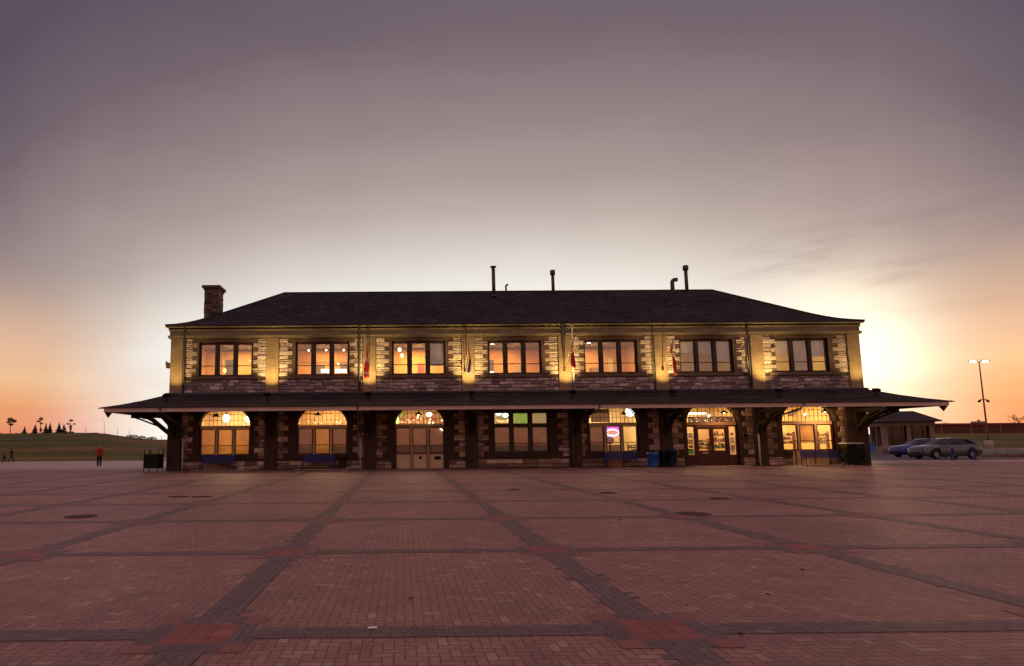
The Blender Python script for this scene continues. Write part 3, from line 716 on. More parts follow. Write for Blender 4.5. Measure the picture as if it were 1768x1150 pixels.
def ellhw(a, b, z): t = (z-AZ)/b; return a*sqrt(max(0, 1-t*t))
def arch_light(parent, c, a, y, bars_v=11, bars=(3.15, 3.55)):
    """arched transom: rim, lead bars, glass"""
    mb = MB(); n = 28; A = arch(c, a, AB, n); I = arch(c, a-.07, AB-.07, n)
    for k in range(n):
        mb.face([(A[k][0], y, A[k][1]), (A[k+1][0], y, A[k+1][1]), (I[k+1][0], y, I[k+1][1]), (I[k][0], y, I[k][1])])
        mb.face([(I[k][0], y, I[k][1]), (I[k+1][0], y, I[k+1][1]), (I[k+1][0], y+.08, I[k+1][1]), (I[k][0], y+.08, I[k][1])])
    a2 = a-.05; b2 = AB-.05
    for k in range(1, bars_v+1):
        x = -a2+2*a2*k/(bars_v+1); zt = AZ+b2*sqrt(max(0, 1-(x/a2)**2)); th = .011 if k % 3 else .016
        mb.box(c+x-th, c+x+th, y+.025, y+.05, AZ, zt)
    for z in bars: hw = ellhw(a2, b2, z); mb.box(c-hw, c+hw, y+.022, y+.047, z-.011, z+.011)
    part(mb, 'arched_light', framed, parent, fix=False)
    g_ = MB(); P_ = arch(c, a-.06, AB-.06, n); g_.prism(P_, y+.034, y+.039, 'y'); part(g_, 'pane', glass, parent)
def card(parent, x, z, w_, h_, y, colr, name='notice'):
    mb = MB(); mb.box(x-w_/2, x+w_/2, y, y+.004, z-h_/2, z+h_/2); return part(mb, name, mat('paper_%d_%d_%d' % tuple(int(q*99) for q in colr), colr, .8, noise=.25, nscale=9), parent)
for i, c in enumerate(LC):
    a = WH[i]; x0, x1 = c-a, c+a; y = D+.14; z0 = LZ0[i]; mb = MB(); f = .06
    fm = framer if i != 3 else framed
    if i == 5: continue
    if i == 3:
        mb.box(x0, x0+f, y-.02, y+.1, z0, 3.58); mb.box(x1-f, x1, y-.02, y+.1, z0, 3.58); mb.box(x0+f, x1-f, y-.02, y+.1, z0, z0+f); mb.box(x0+f, x1-f, y-.02, y+.1, 3.52, 3.58)
        mb.box(x0+f, x1-f, y-.04, y+.1, 2.6, 2.76)
        mw = .2; sw = (2*a-2*f-2*mw)/3; x = x0+f; xs_ = []
        for k in range(3):
            xs_.append((x, x+sw)); x += sw
            if k < 2: mb.box(x, x+mw, y-.06, y+.1, z0+f, 2.6); mb.box(x, x+mw, y-.06, y+.1, 2.76, 3.52); x += mw
        wdw = part(mb, 'window', framed, fix=False)
        for (p, q) in xs_:
            sash(wdw, p, q, z0+f, 2.6, y, framed, 1.55); sash(wdw, p, q, 2.76, 3.52, y, framed)
            blind(wdw, p+.03, q-.03, z0+.1, 2.58, y+.12, blind_dim)
    else:
        top = 2.6; bm_ = cream if i in (0, 1, 4, 6) else mat('dull_mullion', (.30, .20, .16), .6, noise=.1)
        mb.box(x0, x0+f, y-.02, y+.1, z0, AZ-.001); mb.box(x1-f, x1, y-.02, y+.1, z0, AZ-.001)
        mb2 = MB(); mb2.box(x0+f, x1-f, y-.05, y+.1, 2.62, 2.79); mb.box(x0+f, x1-f, y+.02, y+.1, 2.79, 2.81)
        if z0 > 0: mb.box(x0+f, x1-f, y-.02, y+.1, z0-.005, z0+.02)
        mw = .13; sw = (2*a-2*f-2*mw)/3; x = x0+f; xs_ = []
        for k in range(3):
            xs_.append((x, x+sw)); x += sw
            if k < 2: mb2.box(x+.012, x+mw-.012, y-.03, y+.1, max(z0, .0), 2.619); x += mw
        wdw = part(mb, 'window' if i != 2 else 'glazed_door_screen', fm, fix=False); part(mb2, 'mullion', bm_, wdw, fix=False)
        sz = z0 if z0 > 0 else .95
        for k, (p, q) in enumerate(xs_):
            sash(wdw, p, q, sz, 2.615, y, fm, 1.55 if i != 2 else 1.45, .065)
            if i == 0: blind(wdw, p+.03, q-.03, sz+.05, 2.6, y+.13, blind_lit)
            if i == 1: blind(wdw, p+.03, q-.03, sz+.05 if k == 1 else sz+.05, 2.6, y+.13, blind_lit if k == 1 else blind_dim)
            if i == 2:
                blind(wdw, p+.03, q-.03, sz+.05, 2.6, y+.13, blind_dim)
                pm = MB(); pm.box(p, q, y+.01, y+.07, .03, .945); pm.box(p+.03, q-.03, y+.003, y+.009, .08, .90)
                for zz in (.29, .5, .7): pm.box(p+.03, q-.03, y-.0008, y+.0025, zz, zz+.008)
                part(pm, 'door_panel', creamp, wdw, fix=False)
                rm = MB(); rm.box(p, p+.05, y-.005, y+.009, .0, .95); rm.box(q-.05, q, y-.005, y+.009, .0, .95); rm.box(p+.05, q-.05, y-.004, y+.0095, .905, .949); part(rm, 'door_frame', framer, wdw, fix=False)
        if i == 2:
            for (k, dx, dz, w_, h_) in ((1, .02, .68, .17, .17), (2, .05, .66, .42, .22)):
                p, q = xs_[k]; q_ = MB(); q_.box((p+q)/2+dx-w_/2, (p+q)/2+dx+w_/2, y-.012, y-.002, dz-h_/2, dz+h_/2); part(q_, 'door_plate', black, wdw)
        if i == 4: blind(wdw, xs_[0][0]+.03, xs_[0][1]-.03, 1.0, 2.6, y+.13, blind_dim)
        if i == 6:
            blind(wdw, xs_[1][0]+.03, xs_[1][1]-.03, 1.45, 2.6, y+.13, blind_lit)
            pm = MB(); pm.box(c-1.15, c-.93, y, y+.08, 0, .94); pm.box(c-.85, c-.80, y-.02, y+.08, 0, .94, 1); pm.box(c-.78, c-.7, y, y+.08, 0, .94)
            pm.box(c-.66, c-.1, y+.02, y+.06, .04, .94); pm.box(c-.06, c+.36, y+.02, y+.06, .04, .94); pm.box(c+.38, c+.44, y-.01, y+.08, 0, .94, 1); pm.box(c+.48, c+1.3, y+.02, y+.06, .04, .94)
            part(pm, 'lower_panel', [creamp, framer], wdw, fix=False)
        if i == 4:
            pm = MB(); pm.box(c-.42, c+.55, y, y+.06, .02, .94); part(pm, 'lower_panel', mat('tan_panel', (.45, .25, .12), .6, noise=.12), wdw)
        arch_light(wdw, c, a, y)
# entrance: double door, sidelights
c = LC[5]; a = WH[5]; y = D+.14
mb = MB(); mb.box(c-a, c-a+.06, y-.02, y+.1, 0, AZ-.001); mb.box(c+a-.06, c+a, y-.02, y+.1, 0, AZ-.001); mb.box(c-a+.06, c+a-.06, y-.02, y+.1, 2.5, 2.6)
mb.box(c-1.08, c-.98, y-.03, y+.1, 0, 2.5); mb.box(c+.98, c+1.08, y-.03, y+.1, 0, 2.5)
for s_ in (-1, 1):
    xa, xb = sorted((c+s_*1.08, c+s_*(a-.06)))
    mb.box(xa, xb, y, y+.06, 0, .72); mb.box(xa+.05, xb-.05, y-.012, y, .12, .62); mb.box(xa, xa+.05, y, y+.06, .72, 2.5); mb.box(xb-.05, xb, y, y+.06, .72, 2.5)
ent = part(mb, 'entrance_screen', doorred, fix=False)
mb = MB(); mb.box(c-a+.06, c+a-.06, y-.05, y+.1, 2.601, 2.79); part(mb, 'transom_bar', mat('gilt_brown', (.34, .17, .07), .6), ent)
for s_ in (-1, 1):
    xa, xb = sorted((c+s_*1.13, c+s_*(a-.11))); g_ = MB(); g_.box(xa-.005, xb+.005, y+.028, y+.033, .72, 2.5); part(g_, 'pane', glass, ent)
for s_ in (-1, 1):
    xa, xb = sorted((c+s_*.005, c+s_*.975)); mb = MB(); st = .13
    mb.box(xa, xa+st, y+.01, y+.06, .02, 2.49); mb.box(xb-st, xb, y+.01, y+.06, .02, 2.49); mb.box(xa+st, xb-st, y+.011, y+.059, .02, .98); mb.box(xa+st, xb-st, y+.011, y+.059, 2.34, 2.49)
    mb.box(xa+st+.05, xb-st-.05, y-.002, y+.011, .15, .72)
    dr = part(mb, 'door', doorred, fix=False)
    g_ = MB(); g_.box(xa+st-.005, xb-st+.005, y+.03, y+.036, .975, 2.345); part(g_, 'pane', glass, dr)
    hd = MB(); hx = c+s_*.07; hd.tube([(hx, y+.01, 1.0), (hx, y-.05, 1.02), (hx, y-.05, 1.28), (hx, y+.01, 1.3)], .012, 6); part(hd, 'handle', mat('brass', (.6, .42, .2), .35, metal=1.), dr)
    if s_ == -1: sm_ = MB(); sm_.box(xa+.33, xb-.27, y-.008, y-.0025, .80, .86); part(sm_, 'letter_slot', mat('pale_brass', (.7, .55, .45), .4, metal=.6), dr)
arch_light(ent, c, a, y, 11, (3.1, 3.5))
# notices stuck inside the glass, colours only
wht, pnk, gr_, dk = (.75, .7, .62), (.6, .45, .4), (.13, .50, .06), (.10, .07, .05)
xs1 = c-1.345; xs2 = c+1.335
for (x, z, w_, h_, cc) in ((xs1, 1.93, .3, .34, wht), (xs1, 1.55, .32, .3, pnk), (xs1, 1.24, .26, .16, dk), (xs1, .93, .34, .36, gr_), (xs2, 1.62, .3, .4, wht), (xs2, 1.16, .3, .36, pnk), (xs2, .88, .26, .14, wht), (xs2, 2.02, .18, .16, dk)):
    card(ent, x, z, w_, h_, y+.045, cc)
# ---------------------------------------------------------------- rooms behind the windows
def room(c, hw, z0, z1, dep, wallc, ceilc, watt, colr, name, props=()):
    y0, y1 = D+.39, D+.39+dep; mb = MB(); x0, x1 = c-hw, c+hw
    mb.face([(x0, y1, z0), (x1, y1, z0), (x1, y1, z1), (x0, y1, z1)], 0)
    mb.face([(x0, y0, z0), (x0, y1, z0), (x0, y1, z1), (x0, y0, z1)], 0); mb.face([(x1, y0, z0), (x1, y0, z1), (x1, y1, z1), (x1, y1, z0)], 0)
    mb.face([(x0, y0, z0), (x1, y0, z0), (x1, y1, z0), (x0, y1, z0)], 2); mb.face([(x0, y0, z1), (x0, y1, z1), (x1, y1, z1), (x1, y0, z1)], 1)
    mb.box(x0+.01, x1-.01, y1-.03, y1-.002, z0, z0+.12, 1); mb.box(x0+.01, x1-.01, y1-.06, y1-.002, z1-.12, z1-.001, 1)
    nm = name
    o = part(mb, 'room_interior', [mat('wall_paint_'+nm, wallc, .8, noise=.12, nscale=.8), mat('ceiling_paint_'+nm, ceilc, .8, noise=.06), mat('timber_floor', (.22, .12, .06), .5, noise=.2)], fix=False)
    if watt:
        l = bpy.data.lights.new('room_light', 'AREA'); l.energy = watt; l.size = 1.6; l.color = colr; lo = bpy.data.objects.new('room_light', l); C.objects.link(lo); lo.parent = B
        lo.location = Vector((c, D+.39+dep*.55, z1-.12))-B.location
    return o
OR = (.72, .33, .12); WHC = (.62, .52, .46)
amb = (1, .73, .34)
uw = [235, 240, 290, 190, 180, 60, 130]
wcs = [(.80, .40, .11), (.82, .38, .10), (.86, .46, .10), (.78, .33, .10), (.76, .34, .09), (.42, .24, .14), (.72, .50, .16)]
ROOMS = []
for i, c in enumerate(BC): ROOMS.append(room(c, 2.95, 5.3, 8.5, 4.6, wcs[i], (.30, .235, .255), uw[i], amb, 'upper_%s' % 'abcdefg'[i]))
lw = [310, 240, 160, 130, 260, 260, 400]
for i, c in enumerate(LC):
    c_ = c if i != 3 else 7.8
    ROOMS.append(room(c_, 2.75, .01, 4.5, 4.6, [(.75, .52, .28), (.74, .45, .2), (.5, .3, .15), (.5, .42, .25), (.75, .6, .36), (.72, .5, .25), (.78, .55, .25)][i], (.7, .55, .38), lw[i], (1, .76, .36), 'lower_%s' % 'abcdefg'[i]))
def furn(mb, name, mt, i): return part(mb, name, mt, ROOMS[i])
# fixed features on the back walls of the rooms
def backbox(i, dx, w_, z0, z1, colr, name, dep=.06, emit=None):
    c = (BC+LC)[i]; yb = D+.39+4.6; mb = MB(); mb.box(c+dx-w_/2, c+dx+w_/2, yb-dep-.03, yb-.031, z0, z1)
    mt = mat('trim_%s_%d' % (name, i), colr, .7, noise=.15) if emit is None else mat('glow_%s_%d' % (name, i), colr, .7, emit=colr, estr=emit)
    return furn(mb, name, mt, i)
backbox(0, -1.05, .75, 5.42, 7.75, (.12, .09, .10), 'doorway'); backbox(0, -1.6, .2, 5.42, 8.0, (.8, .55, .25), 'door_trim')
backbox(1, -.85, .8, 6.2, 7.3, (.15, .10, .07), 'picture'); backbox(1, .9, .5, 6.9, 7.4, (.65, .25, .12), 'picture')
backbox(3, -.75, .32, 5.42, 7.6, (.12, .09, .10), 'doorway'); backbox(3, 1.1, .5, 6.7, 7.2, (.6, .35, .2), 'picture')
backbox(4, .55, .75, 5.42, 6.95, (.25, .13, .08), 'cabinet', .4); backbox(4, 1.75, .35, 5.42, 7.65, (.85, .65, .35), 'door_trim')
backbox(2, .3, .5, 6.7, 7.4, (.75, .1, .05), 'picture'); backbox(0, .9, 1.3, 7.6, 7.75, (.9, .7, .4), 'rail'); backbox(1, 0, 5.7, 7.5, 7.6, (.62, .3, .12), 'rail'); backbox(3, -2.0, .5, 6.6, 7.3, (.55, .3, .16), 'frame'); backbox(4, -1.3, .9, 6.5, 7.1, (.6, .3, .14), 'frame')
backbox(6, -1.4, 1.2, 6.2, 6.7, (.2, .17, .12), 'shelf', .4)
backbox(11, -1.2, .9, .1, 2.1, (.3, .22, .12), 'cabinet', .4); backbox(11, .95, .7, 1.2, 2.0, (.5, .42, .22), 'picture')
# ---------------------------------------------------------------- separate things indoors
bulbm = emis('warm_bulb', (1, .72, .36), 12.); globem = emis('milk_glass_globe', (1, .88, .62), 9.); whitem = emis('white_lamp_glass', (1, .95, .82), 7.)
tubem = emis('fluorescent_tube', (1, .84, .6), 5.)
def pendant(c, dx, y, z, r, zt, label, glow=globem, group=None, squash=1.):
    e = empty('pendant_lamp', label, 'lamp', (c+dx, y, z), 0, group)
    mb = MB(); mb.ell(0, 0, 0, r*.88, r*.88, r*.88*squash); mb.build('globe', glow, e)
    mb = MB(); mb.tube([(0, 0, r*squash*.9), (0, 0, zt-z)], .012, 6); mb.tube([(0, 0, r*squash*.85), (0, 0, r*squash+.06)], [r*.45, .03], 8); mb.build('stem', black, e); return e
def Pt(u, v, y):
    r_ = ray(u, v); return CAM+r_*(y/r_.y)
def hang(u, v, y, r, zt, label, glow=globem, group=None, squash=1.):
    p = Pt(u, v, y); return pendant(0, p.x, y, p.z, r, zt, label, glow, group, squash)
hang(391, 722, D+1.6, .26, 4.5, 'larger round milk glass lamp glowing in the arch of the leftmost ground floor window', globem, 'glass lamps behind the arched windows', 1.2)
hang(427.5, 724, D+1.3, .17, 4.5, 'small milk glass lamp at the right edge of the leftmost arched window', globem, 'glass lamps behind the arched windows', 1.5)
hang(741, 715.5, D+1.2, .22, 4.5, 'white bowl lamp in the arch above the cream panelled doors', whitem, 'glass lamps behind the arched windows', .75)
hang(861, 714, D+1.8, .22, 4.5, 'flat white lamp at the far left of the square headed window transom', whitem, 'glass lamps behind the square window', .6)
hang(872.5, 717, D+1.2, .21, 4.5, 'white bowl lamp in the left transom pane of the square headed window', whitem, 'glass lamps behind the square window', .75)
hang(1088, 711.5, D+1.0, .36, 4.5, 'big bright white lamp at the right of the arch over the open sign', whitem, 'glass lamps behind the arched windows', .9)
g_ = 'bare bulbs in the upper left rooms'
hang(533, 605, D+1.7, .07, 8.45, 'glowing bulb in the left pane of the second upper window', bulbm, g_)
hang(563, 604.5, D+1.7, .07, 8.45, 'glowing bulb in the middle pane of the second upper window', bulbm, g_)
hang(593.5, 604.5, D+1.7, .07, 8.45, 'upper glowing bulb in the right pane of the second upper window', bulbm, g_)
hang(584, 628, D+2.6, .06, 8.45, 'lower glowing bulb in the right pane of the second upper window', bulbm, g_)
hang(690, 604, D+1.0, .12, 8.45, 'bright lamp at the top of the left pane of the third upper window', bulbm, g_, 1.2)
hang(694, 614, D+1.2, .08, 8.45, 'smaller lamp under the bright one in the third upper window', bulbm, g_, 2.)
hang(388, 640, D+2.2, .13, 8.45, 'glowing yellow lamp low in the middle pane of the leftmost upper window', emis('amber_lamp', (1, .62, .18), 2.2), None, 1.5)
def downlight(u, v, label):
    r_ = ray(u, v); t = (8.49-CAM.z)/r_.z; p = CAM+r_*t
    mb = MB(); mb.lathe([(0, -.015), (.12, -.015), (.14, 0)], 0, 0, 16, 0); mb.lathe([(.14, -.02), (.17, -.02), (.17, 0)], 0, 0, 16, 1)
    o = mb.build('ceiling_light', [emis('downlight', (1, .85, .6), 8.), framed], loc=(p.x, p.y, 8.488)); tag(o, label, 'lamp', 'round ceiling lights upstairs')
downlight(850, 594, 'round ceiling light in the left pane of the middle upper window')
downlight(919, 605, 'round ceiling light in the right pane of the middle upper window')
downlight(1017, 592, 'round ceiling light in the left pane of the fifth upper window')
downlight(1078, 604, 'round ceiling light in the right pane of the fifth upper window')
downlight(1194, 591, 'small ceiling light behind the sixth upper window with half drawn shades')
# bright low screens by the sill of the second upper window
for (u0, u1, v0, v1, lab) in ((554, 568, 637, 643.5, 'left one of two bright white light boxes on the second upper window sill'), (579, 598, 637, 643.5, 'wider right one of two bright white light boxes on the second upper window sill'), (843, 853, 641, 644.5, 'low bright light box at the left corner of the middle upper window')):
    a_, b_ = Pt(u0, v1, D+.42), Pt(u1, v0, D+.42); mb = MB(); w_, h_ = b_.x-a_.x, b_.z-a_.z
    mb.bbox(-w_/2, w_/2, 0, .12, 0, h_, .01); mb.box(-w_/2-.02, w_/2+.02, .121, .15, -.02, h_+.02, 1)
    mb.box(-.05, .05, .13, .17, 5.31-a_.z, -.02, 1); mb.box(-.2, .2, .02, .3, 5.305-a_.z, 5.325-a_.z, 1)
    o = mb.build('light_box', [emis('light_box_face', (1, .86, .62), 2.6), black], loc=((a_.x+b_.x)/2, D+.42, a_.z)); tag(o, lab, 'light box', 'light boxes upstairs')
# tube lights downstairs
for (u, v, ln, rz, lab) in ((1202, 714, 1.3, 0, 'long glowing fluorescent light in the arch over the red entrance doors'), (766, 744, .55, .55, 'short slanting white light tube in the right pane of the cream panelled doors')):
    yy = D+1.6 if rz == 0 else D+.2; p = Pt(u, v, yy); e = empty('tube_light', lab, 'lamp', p)
    mb = MB(); dx, dz = cos(rz)*ln/2, -sin(rz)*ln/2; mb.tube([(-dx, 0, -dz), (dx, 0, dz)], .028 if rz else .06, 10); mb.build('tube', tubem, e)
    mb = MB(); q = .05; mb.tube([(-dx, .06, -dz), (dx, .06, dz)], .03, 6); mb.build('housing', cream, e)
# neon sign
p = Pt(1057.5, 747, D+.20)
e = empty('neon_sign', 'oval neon sign with white ring and amber letters in the arched window', 'sign', p)
mb = MB(); n = 40; rx_, rz_ = .40, .215
mb.tube([(rx_*cos(2*pi*k/n), 0, rz_*sin(2*pi*k/n)) for k in range(n+1)], .032, 8); mb.build('ring_tube', emis('neon_white', (.85, .88, 1), 1.6), e)
mb = MB(); mb.tube([((rx_+.055)*cos(2*pi*k/n), .012, (rz_+.055)*sin(2*pi*k/n)) for k in range(n+1)], .018, 8); mb.build('outer_tube', emis('neon_violet', (.25, .2, 1), 1.5), e)
mb = MB(); mb.prism([((rx_-.02)*cos(2*pi*k/n), (rz_-.02)*sin(2*pi*k/n)) for k in range(n)], .03, .045, 'y'); mb.build('backing_panel', mat('sign_back', (.8, .8, .9), .6, emit=(.95, .93, 1), estr=.40), e)
def text_obj(s, size, name, mt, parent, loc, ext=.008):
    cu = bpy.data.curves.new(name, 'FONT'); cu.body = s; cu.size = size; cu.extrude = ext; cu.align_x = 'CENTER'; cu.align_y = 'CENTER'; cu.offset = .006
    t = bpy.data.objects.new(name, cu); C.objects.link(t); dg = bpy.context.evaluated_depsgraph_get(); me = bpy.data.meshes.new_from_object(t.evaluated_get(dg)); bpy.data.objects.remove(t)
    me.transform(Matrix.Rotation(pi/2, 4, 'X')); me.materials.clear(); me.materials.append(mt); o = bpy.data.objects.new(name, me); C.objects.link(o); o.parent = parent; o.location = loc; return o
text_obj('OPEN', .27, 'lettering', emis('neon_amber', (.95, .20, .0), 1.0), e, (0, .0, 0), .01)
# pink glow board above sign
mb = MB(); a_, b_ = Pt(1047.5, 744, D+.30), Pt(1071, 736, D+.30); mb.box(a_.x, b_.x, 0, .02, a_.z, b_.z); o = mb.build('pink_light_panel', mat('pink_panel', (.7, .1, .55), .5, emit=(.9, .12, .62), estr=.9), loc=(0, D+.30, 0)); tag(o, 'glowing pink panel at the top of the pane behind the oval sign', 'panel')
# round display of the same window
p = Pt(1053.5, 761, D+.35); e = empty('round_display', 'round dark rimmed display below the oval sign', 'display', (p.x, D+.35, .01))
mb = MB(); zc = p.z
mb.tube([(.2*cos(2*pi*k/24), 0, zc+.2*sin(2*pi*k/24)) for k in range(25)], .05, 8); mb.build('rim', mat('display_rim', (.22, .1, .06), .6), e)
mb = MB(); mb.prism([(.17*cos(2*pi*k/24), zc+.17*sin(2*pi*k/24)) for k in range(24)], .0, .02, 'y'); mb.prism([(.06*cos(2*pi*k/12), zc+.06*sin(2*pi*k/12)) for k in range(12)], -.02, -.001, 'y', 1); mb.build('dial', [mat('dial_face', (.6, .55, .5), .6), black], e)
mb = MB(); mb.box(-.04, .04, .03, .1, 0, zc-.15); mb.box(-.2, .2, -.1, .2, 0, .03); mb.build('stand', black, e)
# goods glimpsed through the entrance and the rightmost window
random.seed(21)
def goods(u0, u1, v0, v1, n, ybase, lab, palette, name='display_shelf'):
    a_, b_ = Pt(u0, v1, ybase), Pt(u1, v0, ybase); e = empty(name, lab, 'shelf', ((a_.x+b_.x)/2, ybase, .012)); x0, x1 = a_.x-e.location.x, b_.x-e.location.x
    mb = MB(); zs = rng(a_.z, b_.z, 3)
    for xx in (x0-.03, x1): mb.box(xx, xx+.03, 0, .3, 0, b_.z)
    for z in zs[:-1]: mb.box(x0, x1, 0, .3, z-.02, z)
    mb.build('shelf_frame', mat('shelf_wood', (.3, .18, .09), .6, noise=.2), e)
    gb = MB()
    for z, z2 in zip(zs, zs[1:]):
        x = x0+.02
        while x < x1-.06:
            wd = random.uniform(.05, .14); h_ = random.uniform(.4, .85)*(z2-z); cc = random.choice(palette)
            if x+wd > x1: break
            if random.random() < .5: gb.box(x, x+wd, .04, .16, z+.001, z+h_, 0, cc)
            else: gb.lathe([(wd*.45, z+.001), (wd*.5, z+h_*.5), (wd*.2, z+h_*.8), (wd*.18, z+h_)], x+wd/2, .12, 10, 0, cc)
            x += wd+random.uniform(.01, .05)
    o = gb.build('shelf_goods', mat('goods', rough=.6, attr=True), e, fix=False); o['kind'] = 'stuff'
PG = [(.7, .5, .3), (.2, .1, .06), (.6, .55, .4), (.5, .12, .08), (.15, .25, .12), (.8, .7, .5), (.1, .08, .08)]
goods(1232, 1254, 742, 774, 30, D+1.0, 'shelf of goods behind the right glazed leaf of the red entrance doors', PG)
goods(1203, 1224, 757, 775, 30, D+1.3, 'low shelf of goods behind the left glazed leaf of the red entrance doors', PG)
goods(1352, 1372, 746, 766, 20, D+.9, 'shelf of colourful goods in the left pane of the rightmost ground floor window', PG+[(.7, .1, .08), (.3, .15, .5)])
goods(1416, 1430, 745, 766, 20, D+.9, 'pale shelf in the right pane of the rightmost ground floor window', [(.8, .75, .65), (.75, .7, .6), (.5, .25, .12)])
goods(1086, 1106, 766, 778, 20, D+.8, 'low shelf of pale papers in the right pane beside the oval sign', [(.7, .65, .55), (.5, .45, .4), (.8, .75, .65)])
# garlands of coloured glass and little lights in the transoms (third, fourth and sixth)
def garland(u0, u1, v0, v1, n, yy, lab, cols, r=(.03, .07), cat='decoration'):
    e = empty('transom_ornaments', lab, cat, Pt((u0+u1)/2, v1, yy)); mbs = [MB() for _ in cols]; base_ = e.location
    rail = MB(); a_, b_ = Pt(u0, v1, yy), Pt(u1, v1, yy); rail.box(a_.x-base_.x, b_.x-base_.x, -.04, .04, a_.z-base_.z-.04, a_.z-base_.z-.01)
    for k in range(n):
        p = Pt(random.uniform(u0, u1), lerp(v0, v1, random.random()**.6), yy+random.uniform(-.02, .02))-base_; rr = random.uniform(*r)
        mbs[k % len(cols)].ell(p.x, p.y, p.z, rr, rr*.6, rr*random.uniform(.6, 1.3), 8, 6)
    rail.build('rail', framed, e)
    for q, (cc, es) in zip(mbs, cols):
        o = q.build('ornament', mat('ornament_%d_%d_%d' % tuple(int(99*z) for z in cc), cc, .4, emit=cc, estr=es), e, fix=False)
        o['kind'] = 'stuff'
garland(684, 766, 722, 731, 46, D+.45, 'row of red and amber glass ornaments in the arch above the cream panelled doors', [((1, .45, .18), 1.3), ((.8, .12, .05), .8), ((1, .8, .5), 1.8)], (.03, .085))
garland(857, 877, 724, 729.5, 26, D+.40, 'red and amber glass pieces in the left transom of the square headed window', [((1, .42, .12), 1.3), ((1, .65, .3), 1.6)], (.03, .06))
garland(512, 596, 722, 732, 40, D+.5, 'strings of small warm lights in the second arched window', [((1, .72, .35), 2.2), ((.6, .3, .12), .7)], (.02, .055))
garland(1188, 1266, 722, 728.5, 48, D+.45, 'row of small twinkling lights in the arch over the red entrance doors', [((1, .85, .55), 2.5), ((.7, .7, .4), .8), ((.7, .25, .15), .4)], (.015, .03))
# green leaning ornament and stained glass
def leaf_board(u0, u1, v0, v1, yy, lab, cc, es, pts=None, name='glass_panel'):
    a_, b_ = Pt(u0, v1, yy), Pt(u1, v0, yy); mb = MB(); w_, h_ = b_.x-a_.x, b_.z-a_.z
    poly = [(x*w_, z*h_) for x, z in (pts or ((0, 0), (1, 0), (1, 1), (0, 1)))]
    mb.prism(poly, 0, .02, 'y'); o = mb.build(name, mat('glass_panel_%d_%d_%d' % tuple(int(99*z) for z in cc), cc, .4, noise=.5, nscale=12, emit=cc, estr=es), loc=(a_.x, yy, a_.z)); tag(o, lab, 'panel')
leaf_board(681, 690, 718, 731, D+.35, 'bright pale green ornament at the left foot of the third arch', (.72, .9, .25), 1.6, ((0, 0), (.9, 0), (1, .5), (.6, 1), (.1, .7)))
leaf_board(689, 699, 710, 720, D+.35, 'slanting yellow green ornament at the upper left of the third arch', (.35, .45, .06), .9, ((0, 0), (.35, 0), (1, .9), (.9, 1), (.5, .9)))
leaf_board(706, 716, 715, 725, D+.4, 'red triangular pennant left of the hanging lamp in the third arch', (.7, .06, .04), .5, ((0, 0), (.75, .1), (1, 1)))
leaf_board(743, 754, 719, 729, D+.4, 'red curved pennant right of the white bowl lamp in the third arch', (.7, .06, .04), .5, ((.0, 1), (.4, .2), (1, 0), (.7, .6), (.35, 1)))
leaf_board(887.5, 913, 712, 731, D+.30, 'green stained glass panel in the middle transom of the square headed window', (.20, .42, .05), .65)
leaf_board(923, 947, 712, 731, D+.30, 'yellowish glass panel in the right transom of the square headed window', (.42, .33, .12), .5)
leaf_board(858, 880, 712, 724, D+2.2, 'green backdrop behind lamps in the left transom of the square headed window', (.15, .25, .08), .25)
leaf_board(1188, 1266, 719, 729.5, D+.62, 'dark board behind the twinkling lights over the red entrance doors', (.10, .035, .02), 0.02)
leaf_board(1020, 1052, 706, 729, D+.8, 'olive brown board in the left half of the arch over the oval sign', (.26, .17, .07), .05)
leaf_board(1050, 1072, 768, 778.5, D+.75, 'low tan counter front in the middle pane under the oval sign', (.45, .30, .16), .03)
leaf_board(1360, 1378, 707, 719, D+.7, 'mottled brown garland at the upper left of the rightmost arch', (.22, .13, .07), .03, ((0, .1), (.3, 0), (.8, .35), (1, .8), (.7, 1), (.2, .8)))
# ---------------------------------------------------------------- gooseneck lamps under the canopy
def gooseneck(u, v, lit, lab):
    yy = D-.75; p = Pt(u, v, yy); e = empty('gooseneck_lamp', lab, 'lamp', p, 0, 'shaded lamps hanging under the canopy')
    mb = MB(); mb.lathe([(.02, .16), (.06, .15), (.09, .08), (.22, -.0), (.25, -.03), (.245, -.03), (.08, .06), (.0, .07)], 0, 0, 20); mb.build('lamp_shade', black, e)
    mb = MB(); mb.tube([(0, 0, .15), (0, 0, .42), (0, .12, .55), (0, .35, .6), (0, .74, .55)], .018, 8); mb.build('arm', black, e)
    mb = MB(); mb.ell(0, 0, .0, .05, .05, .06); mb.build('bulb', bulbm if lit else mat('unlit_bulb', (.6, .55, .5), .3), e)
    if lit:
        l = bpy.data.lights.new('lamp_light', 'POINT'); l.energy = lit; l.color = (1, .6, .25); l.shadow_soft_size = .05; lo = bpy.data.objects.new('lamp_light', l); C.objects.link(lo); lo.parent = e; lo.location = (0, 0, -.10)
gooseneck(373, 718.5, 0, 'dark shaded lamp hanging before the leftmost arched window')
gooseneck(549, 716, 0, 'dark shaded lamp hanging before the second arched window')
gooseneck(722.5, 715.5, 3, 'dark shaded lamp with a small bright bulb above the cream panelled doors')
gooseneck(1077.5, 714.5, 0, 'dark shaded lamp hanging before the arched window with the oval sign')
gooseneck(1250, 712.5, 75, 'shaded lamp glowing orange above the red entrance doors')
gooseneck(1424, 710.5, 110, 'shaded lamp glowing yellow before the rightmost arched window')
